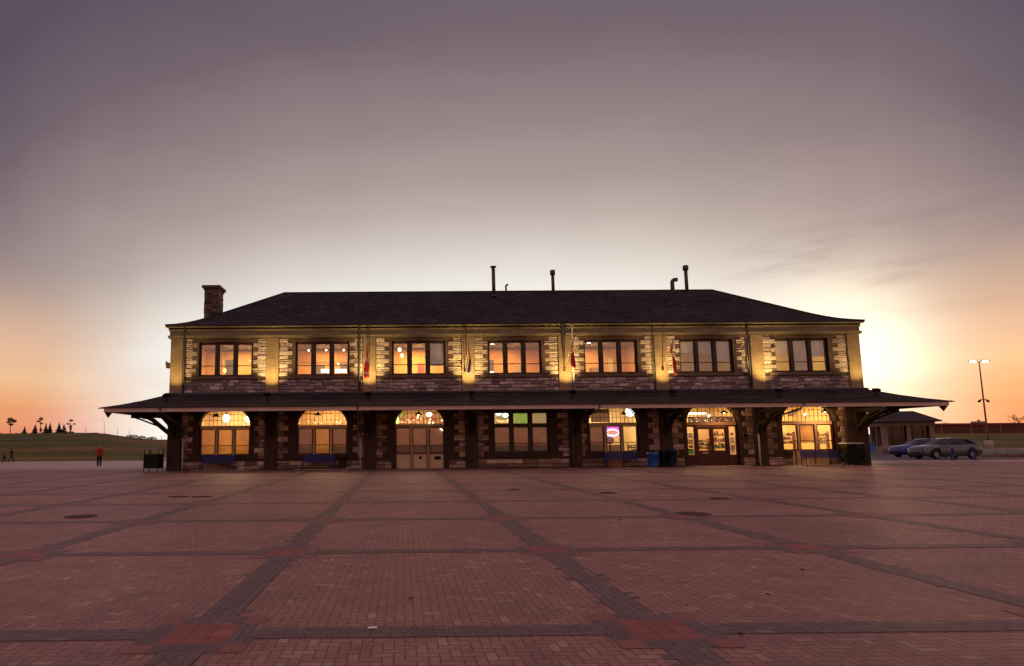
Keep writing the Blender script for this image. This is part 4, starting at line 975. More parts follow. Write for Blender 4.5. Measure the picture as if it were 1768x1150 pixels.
# ---------------------------------------------------------------- floodlights on the canopy
def flood(x, aimx, watt, lab, y=D-1.55, zc=4.36, tgt=7.4, colr=(1, .68, .24)):
    e = empty('floodlight', lab, 'floodlight', (x, y, zc), 0, 'small floodlights along the canopy roof')
    mb = MB(); mb.tube([(0, 0, -.06), (0, 0, .16)], .035, 8); mb.box(-.1, .1, -.08, .08, -.05, -.01); mb.build('bracket', black, e)
    mb = MB(); mb.mesh([(-.17, -.10, .14), (.17, -.10, .14), (.17, .12, .22), (-.17, .12, .22), (-.2, -.16, .30), (.2, -.16, .30), (.2, .08, .40), (-.2, .08, .40)], [(0, 3, 2, 1), (0, 1, 5, 4), (1, 2, 6, 5), (2, 3, 7, 6), (3, 0, 4, 7)])
    h = mb.build('lamp_head', black, e)
    l = bpy.data.lights.new('flood_light', 'SPOT'); l.energy = watt*2.6; l.color = colr; l.spot_size = R(84); l.spot_blend = 1.; l.shadow_soft_size = .06
    lo = bpy.data.objects.new('flood_light', l); C.objects.link(lo); lo.parent = e; lo.location = (0, .06, .46)
    dv = Vector((aimx, D-.1, tgt))-Vector((x, y+.06, zc+.46)); lo.rotation_euler = dv.to_track_quat('-Z', 'Y').to_euler()
names = ['first', 'second', 'third', 'fourth', 'fifth', 'sixth']
for k, x in enumerate(UP):
    flood(x+(.35 if k == 5 else 0.), x+(.35 if k == 5 else .05), [300, 300, 330, 330, 300, 330][k], 'small black floodlight on the canopy under the %s inner pilaster from the left' % names[k])
flood(XL+.35, XL+.5, 150, 'small black floodlight at the left end of the canopy roof'); flood(XR-.3, XR-.5, 170, 'small black floodlight at the right end of the canopy roof')
# tilted spot on canopy hip and box on the left wall
e = empty('wall_speaker', 'brown horn shaped box on the upper left end wall', 'fixture', (XL-.03, D+.35, 6.75))
mb = MB(); mb.tube([(0, 0, 0), (-.12, 0, 0)], .04, 8); mb.build('arm', black, e)
mb = MB(); mb.mesh([(-.1, -.12, -.12), (-.1, .12, -.12), (-.1, .12, .12), (-.1, -.12, .12), (-.38, -.2, -.18), (-.38, .2, -.18), (-.44, .2, .26), (-.44, -.2, .26)], [(0, 1, 2, 3), (4, 7, 6, 5), (0, 4, 5, 1), (1, 5, 6, 2), (2, 6, 7, 3), (3, 7, 4, 0)]); mb.build('horn', mat('brown_box', (.09, .05, .03), .6), e)
# ---------------------------------------------------------------- flags
flagr = mat('red_flag_cloth', (.55, .03, .02), .8); flagw = mat('white_flag_cloth', (.62, .58, .55), .8); flagb = mat('blue_flag_cloth', (.06, .05, .30), .8)
def flag(x, z0, tipx, tiplen, rise, lab, bands, hang_l, wd, seed, red_tip=False):
    random.seed(seed); e = empty('flag', lab, 'flag', (x, D-.22, z0), 0, 'flags drooping from poles on the pilasters')
    tip = Vector((tipx, -tiplen, rise)); mb = MB(); mb.tube([(0, 0, 0), tuple(tip)], [.022, .016], 8); mb.ell(tip.x, tip.y, tip.z, .035, .035, .035, 8, 6); mb.build('pole', mat('pole_brass', (.62, .5, .32), .35, metal=.5), e)
    mb = MB(); mb.box(-.06, .06, -.02, .03, -.12, .10); mb.tube([(0, 0, -.03), tuple(tip*.08)], .035, 8); mb.build('socket', black, e)
    # cloth gathered in folds below the pole
    mb = MB(); nu, nv = 22, 16; top0, top1 = tip*.98, tip*.62; vs = []; ph = random.uniform(0, 6)
    for j in range(nv+1):
        t = j/nv; vs_row = []
        for i in range(nu+1):
            s_ = i/nu; p = top0.lerp(top1, s_*(1-.55*ss(t, 0, .5)))
            spread = wd*(.25+.75*ss(t, 0, .75))*(1-.25*ss(t, .85, 1))
            fx = (s_-.5)*spread+.05*sin(s_*17+ph+t*2)*t
            fy = .07*sin(s_*19+ph)*(.3+.7*t)
            zz = p.z-(hang_l*t)*(1-.12*s_)-(top0.z-top1.z)*0
            vs.append((p.x+fx+.06*sin(t*5+ph)*t, p.y+fy, zz))
    mi = [];
    for j in range(nv):
        for i in range(nu):
            b_ = j*(nu+1)+i; s_ = (j+.5)/nv
            m_ = 0
            for (t0, t1, mm) in bands:
                w_ = s_+.05*sin(i*.9+ph)
                if t0 <= w_ < t1: m_ = mm
            mb.mesh([vs[b_], vs[b_+1], vs[b_+nu+2], vs[b_+nu+1]], [(0, 1, 2, 3)], m_, None, True)
    o = mb.build('cloth', [flagr, flagw, flagb], e); sol = o.modifiers.new('thick', 'SOLIDIFY'); sol.thickness = .006
flag(-2.05, 6.2, .0, 1.35, 1.6, 'red and white flag hanging limp on the pilaster between the second and third upper windows', [(.33, .46, 1), (.78, .84, 1)], 2.15, .30, 1)
flag(4.15, 6.25, .18, 1.45, 1.7, 'narrow red and blue flag with pale pole between the third and middle upper windows', [(.6, 1.1, 2), (.45, .52, 1)], 2.0, .22, 2)
flag(10.55, 6.25, .25, 1.45, 1.75, 'short bright red flag right of the middle upper window', [(.33, .40, 1)], 1.75, .36, 3)
flag(16.88, 6.25, .15, 1.45, 1.65, 'dark red flag hanging before the sixth upper window edge', [(.0, .0, 1)], 2.15, .32, 5)
# ---------------------------------------------------------------- benches
def bench(u, wid, lab, y=D-.72):
    x = Pt(u, 800, y).x; e = empty('bench', lab, 'bench', (x, y, 0), 0, 'blue benches against the station wall'); h = wid/2
    mb = MB()
    for k in range(6): mb.box(-h+.06, h-.06, .20+.01*k, .225+.01*k, .50+.075*k, .565+.075*k)
    mb.build('backrest', bluem, e)
    mb = MB()
    for k in range(5): mb.box(-h+.06, h-.06, -.27+.088*k, -.27+.088*k+.076, .43, .455)
    mb.build('seat', bluem, e)
    for s_ in (-1, 1):
        mb = MB(); xx = s_*(h-.03)
        mb.tube([(xx, -.26, 0), (xx, -.24, .62), (xx, -.2, .68), (xx, .12, .68), (xx, .24, .66)], .025, 8); mb.tube([(xx, .24, 0), (xx, .22, .4), (xx, .29, .98)], .025, 8); mb.tube([(xx, -.25, .42), (xx, .23, .42)], .022, 8)
        mb.box(xx-.04, xx+.04, -.3, -.22, 0, .015); mb.box(xx-.04, xx+.04, .2, .28, 0, .015); mb.build('leg', bluem, e)
    return e
bench(376, 2.1, 'blue metal bench under the leftmost ground floor window')
bench(550, 2.05, 'blue metal bench under the second ground floor window from the left')
bench(1073, 2.0, 'blue metal bench beside the bright blue bin')
bench(1421, 2.4, 'blue metal bench under the rightmost lit window')
# ---------------------------------------------------------------- bins
def litter_box(u, v, y, wid, hgt, lab, rz=0, grp='large black litter boxes on legs'):
    x = Pt(u, v, y).x; e = empty('litter_bin', lab, 'bin', (x, y, 0), rz, grp); h = wid/2; dd = .3
    mb = MB(); b0, b1 = .2, hgt-.36
    for sx in (-1, 1): mb.box(sx*h-.015, sx*h+.015, -dd, dd, b0, b1)
    for k in range(9):
        xx = -h+.02+(wid-.04)*k/8; mb.box(xx-.04, xx+.04, -dd-.012, -dd+.012, b0, b1); mb.box(xx-.04, xx+.04, dd-.012, dd+.012, b0, b1)
    mb.box(-h+.02, h-.02, -dd+.02, dd-.02, b0+.01, b1-.01); mb.build('body', black, e)
    for sx in (-1, 0, 1):
        for sy in (-1, 1):
            if sx == 0 and sy == 1: continue
            mb = MB(); mb.box(sx*h-.02 if sx else -.015, sx*h+.02 if sx else .015, sy*dd-.02, sy*dd+.02, 0 if sx else b1, hgt-.08); mb.build('leg' if sx else 'post', black, e)
    mb = MB(); mb.mesh([(-h-.08, -dd-.08, hgt-.08), (h+.08, -dd-.08, hgt-.08), (h+.08, dd+.08, hgt-.08), (-h-.08, dd+.08, hgt-.08), (-h+.02, -dd+.05, hgt), (h-.02, -dd+.05, hgt), (h-.02, dd-.05, hgt), (-h+.02, dd-.05, hgt)], [(0, 3, 2, 1), (4, 5, 6, 7), (0, 1, 5, 4), (1, 2, 6, 5), (2, 3, 7, 6), (3, 0, 4, 7)])
    mb.build('lid', mat('grey_lid', (.30, .28, .26), .4, noise=.15), e)
litter_box(265, 800, 37.4, .92, 1.42, 'black litter box on legs with pale lid standing alone at the left corner', -.12)
litter_box(1473, 800, D-.62, 1.05, 1.42, 'large black litter box on legs at the right corner pier')
def wheelie(u, y, w_, h_, mt, lab, lidm=None, grp=None):
    x = Pt(u, 800, y).x; e = empty('bin', lab, 'bin', (x, y, 0), 0, grp); mb = MB(); a, b = w_/2*.78, w_/2
    prof = [(a, .03), (a*1.02, .06), (b*.97, h_-.1), (b, h_-.1), (b, h_-.04), (b*.95, h_-.03)]
    n = 24; vs = []
    for r_, z in prof:
        for k in range(n):
            th = 2*pi*k/n; cx_, sy_ = cos(th), sin(th); q = .75; vs.append((r_*math.copysign(abs(cx_)**q, cx_), r_*.95*math.copysign(abs(sy_)**q, sy_), z))
    mb.mesh(vs, [(i*n+j, i*n+(j+1) % n, (i+1)*n+(j+1) % n, (i+1)*n+j) for i in range(len(prof)-1) for j in range(n)], 0, None, True); mb.mesh(vs[:n], [tuple(range(n))]); mb.build('body', mt, e)
    mb = MB(); mb.lathe([(b*1.04, h_-.05), (b*1.05, h_-.0), (b*.8, h_+.04), (.0, h_+.06)], 0, 0, 24); mb.build('lid', lidm or mt, e)
    mb = MB(); mb.tube([(-b*.6, -b*1.0, h_-.14), (-b*.3, -b*1.12, h_-.12), (b*.3, -b*1.12, h_-.12), (b*.6, -b*1.0, h_-.14)], .015, 6); mb.build('handle', mt, e)
    return e
wheelie(1127.5, 37.0, .66, .88, bluep, 'bright blue plastic recycling bin beside the bench by the entrance')
wheelie(1147, 37.35, .60, .95, black, 'shorter dark bin right behind the bright blue bin', None, 'dark bins by the entrance'); wheelie(1161, 37.3, .60, 1.08, mat('navy_plastic', (.012, .014, .05), .45), 'taller navy bin next to the red entrance doors', None, 'dark bins by the entrance')
wheelie(591, 37.7, .5, .92, mat('olive_bin', (.03, .025, .018), .6), 'dark round bin right of the second bench')
# small round things on the wall by the entrance
mb = MB(); mb.lathe([(0, -.06), (.12, -.06), (.14, -.03), (.14, 0)], 0, 0, 20); o = mb.build('wall_bell', black, loc=tuple(Pt(1286.5, 751, D-.10))); o.rotation_euler = (pi/2, 0, 0); o.rotation_euler = (-pi/2, 0, 0); tag(o, 'round black bell fixed on the stone right of the entrance', 'bell')
# ---------------------------------------------------------------- plaza covers and litter
iron = mat('cast_iron', (.075, .028, .024), .7, noise=.3, nscale=10, bump=.5, bscale=40)
def cover(u, v, r, lab, rect=False):
    rr = ray(u, v); t = -1.5/rr.z; p = CAM+rr*t; mb = MB()
    if rect:
        mb.box(-r, r, -.17, -.14, 0, .012); mb.box(-r, r, .14, .17, 0, .012); mb.box(-r, -r+.03, -.14, .14, 0, .012); mb.box(r-.03, r, -.14, .14, 0, .012)
        for k in range(9): xx = -r+.05+(2*r-.1)*k/8; mb.box(xx-.012, xx+.012, -.14, .14, .001, .010)
        mb.box(-r+.03, r-.03, -.14, .14, .0, .003)
    else:
        mb.lathe([(r, 0), (r, .010), (r-.03, .010), (r-.035, .004), (r-.05, .004), (r-.055, .009), (0, .009)], 0, 0, 36)
        for k in range(5):
            for j in range(5):
                xx, yy = (k-2)*r*.3, (j-2)*r*.3
                if xx*xx+yy*yy < (r*.75)**2: mb.box(xx-r*.09, xx+r*.09, yy-r*.03, yy+r*.03, .0085, .013)
    o = mb.build('manhole_cover' if not rect else 'drain_grate', iron, loc=(p.x, p.y, .0045)); tag(o, lab, 'manhole cover' if not rect else 'drain grate'); return o
cover(140, 892, .33, 'round iron manhole cover at the left edge of the plaza'); cover(1198, 887.5, .33, 'round iron manhole cover right of the centre of the plaza')
o = cover(308, 858, .26, 'left one of two rectangular iron grates side by side', True); o['group'] = 'paired drain grates'
o = cover(349, 858, .26, 'right one of two rectangular iron grates side by side', True); o['group'] = 'paired drain grates'
cover(888, 845.5, .18, 'small round iron cover near the middle of the plaza'); cover(1050, 851.5, .26, 'thin dark iron cover between the small cover and the bins'); cover(1243, 861, .26, 'faint iron cover below the entrance doors')
def litter(u, v, w_, d_, colr, lab, h_=.02, rz=.2, nm='paper_scrap'):
    rr = ray(u, v); t = -1.5/rr.z; p = CAM+rr*t; mb = MB(); n = 5; vs = [(w_*(i/n-.5), d_*(j/2-.5)+.01*sin(i*3), .006+h_*abs(sin(i*1.3+j))) for j in range(3) for i in range(n+1)]
    mb.mesh(vs, [(j*(n+1)+i, j*(n+1)+i+1, (j+1)*(n+1)+i+1, (j+1)*(n+1)+i) for j in range(2) for i in range(n)], 0, None, True)
    o = mb.build(nm, mat('scrap_%d' % int(colr[0]*999), colr, .8), loc=(p.x, p.y, .004)); o.rotation_euler.z = rz; s_ = o.modifiers.new('t', 'SOLIDIFY'); s_.thickness = .003; tag(o, lab, 'litter' if nm == 'paper_scrap' else 'leaf')
litter(643, 1086, .075, .05, (.75, .66, .68), 'white paper scrap on the near charcoal band', .006); litter(1145, 856.5, .22, .12, (.5, .42, .45), 'pale flattened paper below the blue bin', .015)
for (u, v, lab) in ((1070, 899, 'dark leaf near the right centre of the plaza'), (1386, 986, 'dark curled leaf on the right side of the plaza'), (1327, 1029, 'thin brown leaf near the lower right'), (709, 1036, 'tiny leaf in the lower middle of the plaza'), (1280, 1097, 'small leaf beside the near right charcoal medallion'), (287, 846, 'tiny leaf near the two iron grates'), (1389, 837, 'tiny leaf in front of the rightmost window')):
    litter(u, v, .04 if v > 950 else .075, .03, (.09, .03, .02), lab, .016, .7, 'fallen_leaf')
# ---------------------------------------------------------------- people
skin = mat('skin', (.45, .25, .18), .6); hairm = mat('grey_hair', (.30, .27, .25), .8)
def person(loc, rz, H, jacket, trous, lab, stride=.0, arms='pocket', hair=hairm, bulk=1.):
    """one skinned body; joints are metres for a 1.75 m figure facing -y"""
    k = H/1.75; V = []; E = []; Rr = []; G = []
    def add(p, r, par=None, g=0, ry=None):
        V.append(tuple(q*k for q in p)); Rr.append((r*k, (ry or r)*k)); G.append(g)
        if par is not None: E.append((par, len(V)-1))
        return len(V)-1
    b = bulk
    pel = add((0, 0, .95), .155*b, None, 0, .12*b); wa = add((0, 0, 1.12), .145*b, pel, 0, .115*b); chs = add((0, .01, 1.30), .165*b, wa, 0, .12*b); sh = add((0, .015, 1.43), .12*b, chs, 0, .10*b); nk = add((0, .0, 1.51), .055, sh, 2); hd = add((0, -.01, 1.60), .075, nk, 2, .085); ht = add((0, -.005, 1.70), .07, hd, 2, .08)
    for s_ in (-1, 1):
        st = stride*s_
        hp = add((s_*.10, 0, .88), .105*b, pel, 1); kn = add((s_*.11, -st*.5-.02, .50), .08*b, hp, 1); bent = max(0, -st)*.35
        an = add((s_*.115, -st+.03+bent, .10+bent*.3), .06*b, kn, 1); hl = add((s_*.115, -st+.03+bent, .045+bent*.2), .04, an, 3); toe = add((s_*.12, -st-.15+bent, .03), .033, hl, 3)
        so_ = add((s_*.20, .015, 1.40), .065*b, sh, 0)
        if arms == 'pocket': elb = add((s_*.30, .09, 1.15), .05, so_, 0); wr = add((s_*.235, -.06, .97), .038, elb, 0)
        elif arms == 'back': elb = add((s_*.30, .12, 1.15), .052, so_, 0); wr = add((s_*.12, .17, 1.00), .038, elb, 0)
        else: elb = add((s_*.25, .03+st*.25, 1.13), .05, so_, 0); wr = add((s_*.25, -.06+st*.7, .90), .033, elb, 0)
        dy = -.02
        pm = add((V[wr][0]/k, V[wr][1]/k+dy, V[wr][2]/k-.06), .028, wr, 2)
        for q in range(4):
            f0 = add((V[pm][0]/k+(q-1.5)*.012, V[pm][1]/k-.01, V[pm][2]/k-.04), .0095, pm, 2); add((V[f0][0]/k, V[f0][1]/k-.015, V[f0][2]/k-(.045, .055, .05, .035)[q]), .008, f0, 2)
        th = add((V[wr][0]/k-s_*.02, V[wr][1]/k-.03, V[wr][2]/k-.05), .010, wr, 2); add((V[th][0]/k-s_*.01, V[th][1]/k-.02, V[th][2]/k-.035), .008, th, 2)
    me = bpy.data.meshes.new('b'); me.from_pydata(V, E, []); o = bpy.data.objects.new('b', me); C.objects.link(o)
    sk = o.modifiers.new('s', 'SKIN'); sk.branch_smoothing = .3
    for i, r_ in enumerate(Rr): sv = me.skin_vertices[0].data[i]; sv.radius = r_; sv.use_root = (i == 0)
    ssf = o.modifiers.new('ss', 'SUBSURF'); ssf.levels = ssf.render_levels = 1
    dg = bpy.context.evaluated_depsgraph_get(); m2 = bpy.data.meshes.new_from_object(o.evaluated_get(dg)); bpy.data.objects.remove(o); m2.name = 'body'
    for q in (jacket, trous, skin, mat('shoe_leather', (.02, .018, .02), .5)): m2.materials.append(q)
    VV = [Vector(v) for v in V]
    for p in m2.polygons:
        c_ = p.center; bi = min(range(len(VV)), key=lambda i: (VV[i]-c_).length-Rr[i][0]*.7); g = G[bi]
        if c_.z < .93*k and g == 0 and abs(c_.x) < .2*k and arms != 'x': g = 1 if c_.z < .86*k else 0
        p.material_index = g; p.use_smooth = True
    e = empty('person', lab, 'person', loc, rz); ob = bpy.data.objects.new('body', m2); C.objects.link(ob); ob.parent = e
    mb = MB(); mb.ell(0, .015*k, 1.685*k, .088*k, .100*k, .085*k, 14, 8); mb.ell(0, .05*k, 1.63*k, .08*k, .07*k, .08*k, 12, 8); mb.build('hair', hair, e)
    mb = MB(); mb.mesh([(-.012*k, -.088*k, 1.655*k), (.012*k, -.088*k, 1.655*k), (.016*k, -.085*k, 1.61*k), (-.016*k, -.085*k, 1.61*k), (0, -.112*k, 1.615*k)], [(0, 1, 4), (1, 2, 4), (2, 3, 4), (3, 0, 4)])
    for s_ in (-1, 1): mb.ell(s_*.085*k, 0, 1.63*k, .012*k, .022*k, .032*k, 8, 6); mb.ell(s_*.03*k, -.083*k, 1.655*k, .012*k, .006*k, .008*k, 8, 6, 1)
    mb.box(-.025*k, .025*k, -.09*k, -.084*k, 1.578*k, 1.586*k, 1)
    mb.build('face', [skin, black], e)
    return e
def gp(u, Y_): p = Pt(u, 790, Y_); return (p.x, Y_, gz(p.x, Y_))
person(gp(171.5, 50), pi+.25, 1.72, mat('red_jacket', (.38, .012, .012), .8, noise=.2), mat('black_trousers', (.012, .011, .014), .8), 'person in red jacket and black trousers standing before the grass left of the litter box', .06, 'pocket', mat('fair_hair', (.30, .22, .14), .8), 1.22)
person(gp(7.5, 74), pi/2+.3, 1.68, mat('mauve_jacket', (.20, .05, .09), .8, noise=.2), mat('dark_slacks', (.015, .012, .016), .8), 'walker in mauve jacket at the far left edge', .13, 'swing', mat('light_hair', (.34, .22, .18), .8), 1.05)
person(gp(20, 73), pi/2-.1, 1.70, mat('black_coat', (.014, .013, .018), .8, noise=.2), mat('dark_jeans', (.05, .022, .022), .8), 'walker in black coat striding beside the one in mauve', .2, 'swing', black, 1.12)
# ---------------------------------------------------------------- cars
tyre_m = mat('tyre_rubber', (.012, .012, .012), .8); rim_m = mat('alloy_rim', (.32, .30, .30), .35, metal=.8)
def wheel(parent, x, y, z, r, side):
    w_ = MB(); n = 28; wd = .11
    prof = [(r*.66, -wd), (r*.93, -wd), (r, -wd*.7), (r, wd*.7), (r*.93, wd), (r*.66, wd)]
    vs = [(rr*cos(2*pi*j/n), t, rr*sin(2*pi*j/n)) for rr, t in prof for j in range(n)]
    w_.mesh(vs, [(i*n+j, i*n+(j+1) % n, ((i+1) % 6)*n+(j+1) % n, ((i+1) % 6)*n+j) for i in range(6) for j in range(n)], 0, None, True)
    o = w_.build('wheel', tyre_m, parent, loc=(x, y, z))
    q = MB(); yo = side*wd*.75
    q.mesh([(r*.66*cos(2*pi*j/n), yo, r*.66*sin(2*pi*j/n)) for j in range(n)]+[(r*.6*cos(2*pi*j/n), yo-side*.03, r*.6*sin(2*pi*j/n)) for j in range(n)], [(j, (j+1) % n, n+(j+1) % n, n+j) for j in range(n)])
    for s_ in range(7):
        a = 2*pi*s_/7; ca, sa = cos(a), sin(a); pp = [(.06*r, -.12*r), (.62*r, -.07*r), (.62*r, .07*r), (.06*r, .12*r)]
        P_ = [(p*ca-q_*sa, p*sa+q_*ca) for p, q_ in pp]; q.prism(P_, yo-side*.03, yo-side*.012, 'y')
    q.tube([(0, yo-side*.04, 0), (0, yo-side*.005, 0)], r*.16, 12); q.build('rim', rim_m, o, fix=False)
    q = MB(); q.prism([(r*.62*cos(2*pi*j/n), r*.62*sin(2*pi*j/n)) for j in range(n)], -.03, .03, 'y'); q.build('brake_disc', black, o)
def car(loc, rz, paint, lab, suv=False):
    """length along x, nose at -x"""
    e = empty('car', lab, 'car', loc, rz, 'cars parked by the shelter'); e.scale = (1.04, 1.03, 1.2)
    # (x, half width, z_low, z_shoulder, z_deck)
    st = [(-2.38, .66, .34, .62, .68), (-2.30, .80, .24, .68, .77), (-2.05, .87, .20, .74, .86), (-1.6, .895, .19, .79, .94), (-1.05, .905, .19, .84, .99), (-.55, .91, .19, .87, 1.01), (.1, .915, .19, .87, 1.0), (.8, .915, .19, .89, 1.0), (1.35, .90, .19, .92, 1.03), (1.8, .88, .21, .94, 1.06), (2.15, .82, .26, .92, 1.05), (2.34, .70, .34, .80, .95)]
    zz = .0
    mb = MB(); vs = []
    for (x, w_, zl, zs_, zd) in st:
        pr = [(0, zl), (w_*.80, zl), (w_*.97, zl+.10), (w_, (zl+zs_)/2), (w_*.985, zs_), (w_*.93, zs_+.03+(zd-zs_)*.35), (w_*.82, zd-.015), (w_*.4, zd+.005), (0, zd+.012)]
        vs += [(x, y, z) for y, z in pr]+[(x, -y, z) for y, z in pr[-2:0:-1]]
    n = 16; fs = [(i*n+j, i*n+(j+1) % n, (i+1)*n+(j+1) % n, (i+1)*n+j) for i in range(len(st)-1) for j in range(n)]
    fs += [tuple(range(n)), tuple(range((len(st)-1)*n, len(st)*n))]
    mb.mesh(vs, fs, 0, None, True); body = mb.build('body', [paint, black], e)
    WR = .325; wx = (-1.45, 1.36)
    for x in wx:
        cu = MB(); nn = 28; pl_ = [(x+(WR+.055)*cos(2*pi*j/nn), WR+(WR+.055)*sin(2*pi*j/nn)) for j in range(nn)]
        for s_ in (-1, 1): cu.prism(pl_, *sorted((s_*.62, s_*1.1)), 'y')
        co = cu.build('cut', black); co.parent = e
        bo = body.modifiers.new('b', 'BOOLEAN'); bo.object = co; bo.operation = 'DIFFERENCE'; bo.solver = 'EXACT'
        dg = bpy.context.evaluated_depsgraph_get(); nm = bpy.data.meshes.new_from_object(body.evaluated_get(dg)); body.modifiers.clear(); body.data = nm; bpy.data.objects.remove(co)
    for p in body.data.polygons:
        p.use_smooth = True
        c_ = p.center
        if abs(c_.y) < .80 and c_.z < .80 and min(abs(c_.x-a) for a in wx) < .42 and abs(c_.y) > .55: p.material_index = 1
    if not body.data.materials or len(body.data.materials) < 2:
        body.data.materials.clear(); body.data.materials.append(paint); body.data.materials.append(black)
    # greenhouse: glass loft and painted roof
    gl = [(-.98, .80, .97, .985), (-.45, .72, .98, 1.26), (-.05, .66, .98, 1.405), (.45, .64, .98, 1.43), (.95, .63, .98, 1.40), (1.35, .66, 1.0, 1.28), (1.80, .74, 1.04, 1.07)]
    vs = []
    for (x, wt, zb, zt) in gl: wb = .80; vs += [(x, -wb, zb), (x, -wt, zt-.02), (x, -wt*.8, zt), (x, 0, zt+.015), (x, wt*.8, zt), (x, wt, zt-.02), (x, wb, zb)]
    mb = MB(); mb.mesh(vs, [(i*7+j, i*7+j+1, (i+1)*7+j+1, (i+1)*7+j) for i in range(6) for j in range(6)], 0, None, True); mb.build('windows', mat('car_glass', (.008, .008, .012), .12, spec=.3), e)
    mb = MB(); rs = [(-.30, .66, 1.335), (-.05, .66, 1.405), (.45, .64, 1.432), (.95, .63, 1.402), (1.18, .63, 1.34)]; vs = []
    for (x, wt, zt) in rs: vs += [(x, -wt-.012, zt-.035), (x, -wt*.8, zt+.012), (x, 0, zt+.028), (x, wt*.8, zt+.012), (x, wt+.012, zt-.035)]
    mb.mesh(vs, [(i*5+j, i*5+j+1, (i+1)*5+j+1, (i+1)*5+j) for i in range(4) for j in range(4)], 0, None, True); mb.build('car_roof', paint, e)
    for s_ in (-1, 1): # pillars
        mb = MB()
        for (a, b_, wa_) in (((-.92, .81, 1.0), (-.28, .672, 1.35), .03), ((.33, .815, .98), (.38, .66, 1.40), .028), ((1.74, .78, 1.06), (1.15, .645, 1.36), .045)):
            mb.tube([(a[0], s_*a[1], a[2]), (b_[0], s_*b_[1], b_[2])], wa_, 6)
        mb.build('pillar', paint, e)
        mb = MB(); mb.ell(-.62, s_*.97, 1.02, .09, .10, .065, 10, 6); mb.build('mirror', paint, e)
        mb = MB(); mb.ell(-2.17, s_*.68, .635, .17, .15, .07, 12, 8); mb.build('headlight', mat('headlamp_glass', (.85, .72, .6), .15, spec=.8), e)
        mb = MB(); mb.ell(2.22, s_*.70, .84, .13, .13, .09, 12, 8); mb.build('taillight', mat('tail_lens', (.35, .05, .03), .25), e)
        mb = MB(); mb.box(.14, .28, s_*.912-.006, s_*.912+.012, .80, .825); mb.box(1.0, 1.14, s_*.91-.006, s_*.91+.012, .83, .855); mb.build('door_handle', rim_m, e)
        mb = MB(); 
        for xx in (-.62, .36, 1.18): mb.box(xx-.006, xx+.006, s_*.905-.004, s_*.905+.013, .32, .88)
        mb.build('door_seam', black, e)
    mb = MB(); mb.box(-2.41, -2.34, -.42, .42, .42, .50); mb.box(-2.42, -2.33, -.5, .5, .27, .35); mb.build('grille', black, e)
    for x in wx:
        for s_ in (-1, 1): wheel(e, x, s_*.80, WR, WR, s_)
    return e
silver = mat('silver_car_paint', (.10, .105, .12), .35, metal=.4, coat=.4); navy = mat('blue_car_paint', (.03, .038, .18), .35, metal=.3, coat=.4)
x = 45.05; car((x, 49.7, gz(x, 49.7)+.015), -.02, silver, 'silver sedan parked nearest with its side toward the plaza')
x = 48.7; car((x, 56.2, gz(x, 56.2)+.015), -.05, navy, 'dark blue car half hidden behind the silver sedan')
# blue bollards
for (u, lab) in ((1646, 'blue post in front of the middle of the silver sedan'), (1683.5, 'blue post in front of the rear wheel of the silver sedan')):
    Y_ = 46; p = Pt(u, 790, Y_); mb = MB(); mb.lathe([(.0, 0), (.17, 0), (.17, .04), (.075, .06), (.07, .80), (.10, .82), (.10, .90), (.05, .96), (0, .97)], 0, 0, 16)
    o = mb.build('bollard', bluem, loc=(p.x, Y_, gz(p.x, Y_))); tag(o, lab, 'bollard', 'blue posts by the parked cars')
# ---------------------------------------------------------------- lamp post in the car park
Y_ = 95; pb = Pt(1708, 775, Y_); pt = Pt(1690, 625, Y_); bz = gz(pb.x, Y_)
e = empty('street_lamp', 'tall twin headed lamp post lit at dusk on a concrete base in the car park', 'street lamp', (pb.x, Y_, bz)); H_ = pt.z-bz
mb = MB(); mb.lathe([(.0, -.3), (.55, -.3), (.55, 1.25), (.50, 1.32), (0, 1.32)], 0, 0, 20); mb.build('base', kerbm, e)
mb = MB(); mb.tube([(0, 0, 1.3), (0, 0, 1.6), (0, 0, H_)], [.17, .13, .085], 12); mb.tube([(0, 0, 1.3), (0, 0, 1.36)], .26, 12); mb.build('pole', mat('brown_lamp_paint', (.13, .035, .015), .5), e)
for s_ in (-1, 1):
    mb = MB(); mb.tube([(0, 0, H_-.05), (s_*.5, 0, H_+.18), (s_*1.2, 0, H_+.22)], .05, 8)
    mb.mesh([(s_*.45, -.28, H_+.16), (s_*1.75, -.2, H_+.10), (s_*1.75, .2, H_+.10), (s_*.45, .28, H_+.16), (s_*.5, -.15, H_+.34), (s_*1.6, -.1, H_+.24), (s_*1.6, .1, H_+.24), (s_*.5, .15, H_+.34)], [(4, 5, 6, 7), (0, 1, 5, 4), (1, 2, 6, 5), (2, 3, 7, 6), (3, 0, 4, 7)]); hd_ = mb.build('lamp_head', black, e)
    mb = MB(); mb.ell(s_*1.0, 0, H_+.10, .55, .22, .15, 14, 8); mb.build('lamp_glass', emis('sodium_white', (1, .88, .62), 14.), hd_)
for s_ in (-1, 1):
    zb = H_*.56; mb = MB(); mb.tube([(0, 0, zb), (s_*.35, 0, zb+.12), (s_*.75, 0, zb-.12)], [.05, .06, .03], 8); mb.tube([(s_*.45, 0, zb-.0), (s_*.8, 0, zb-.28)], [.12, .2], 8); mb.build('side_arm', black, e)
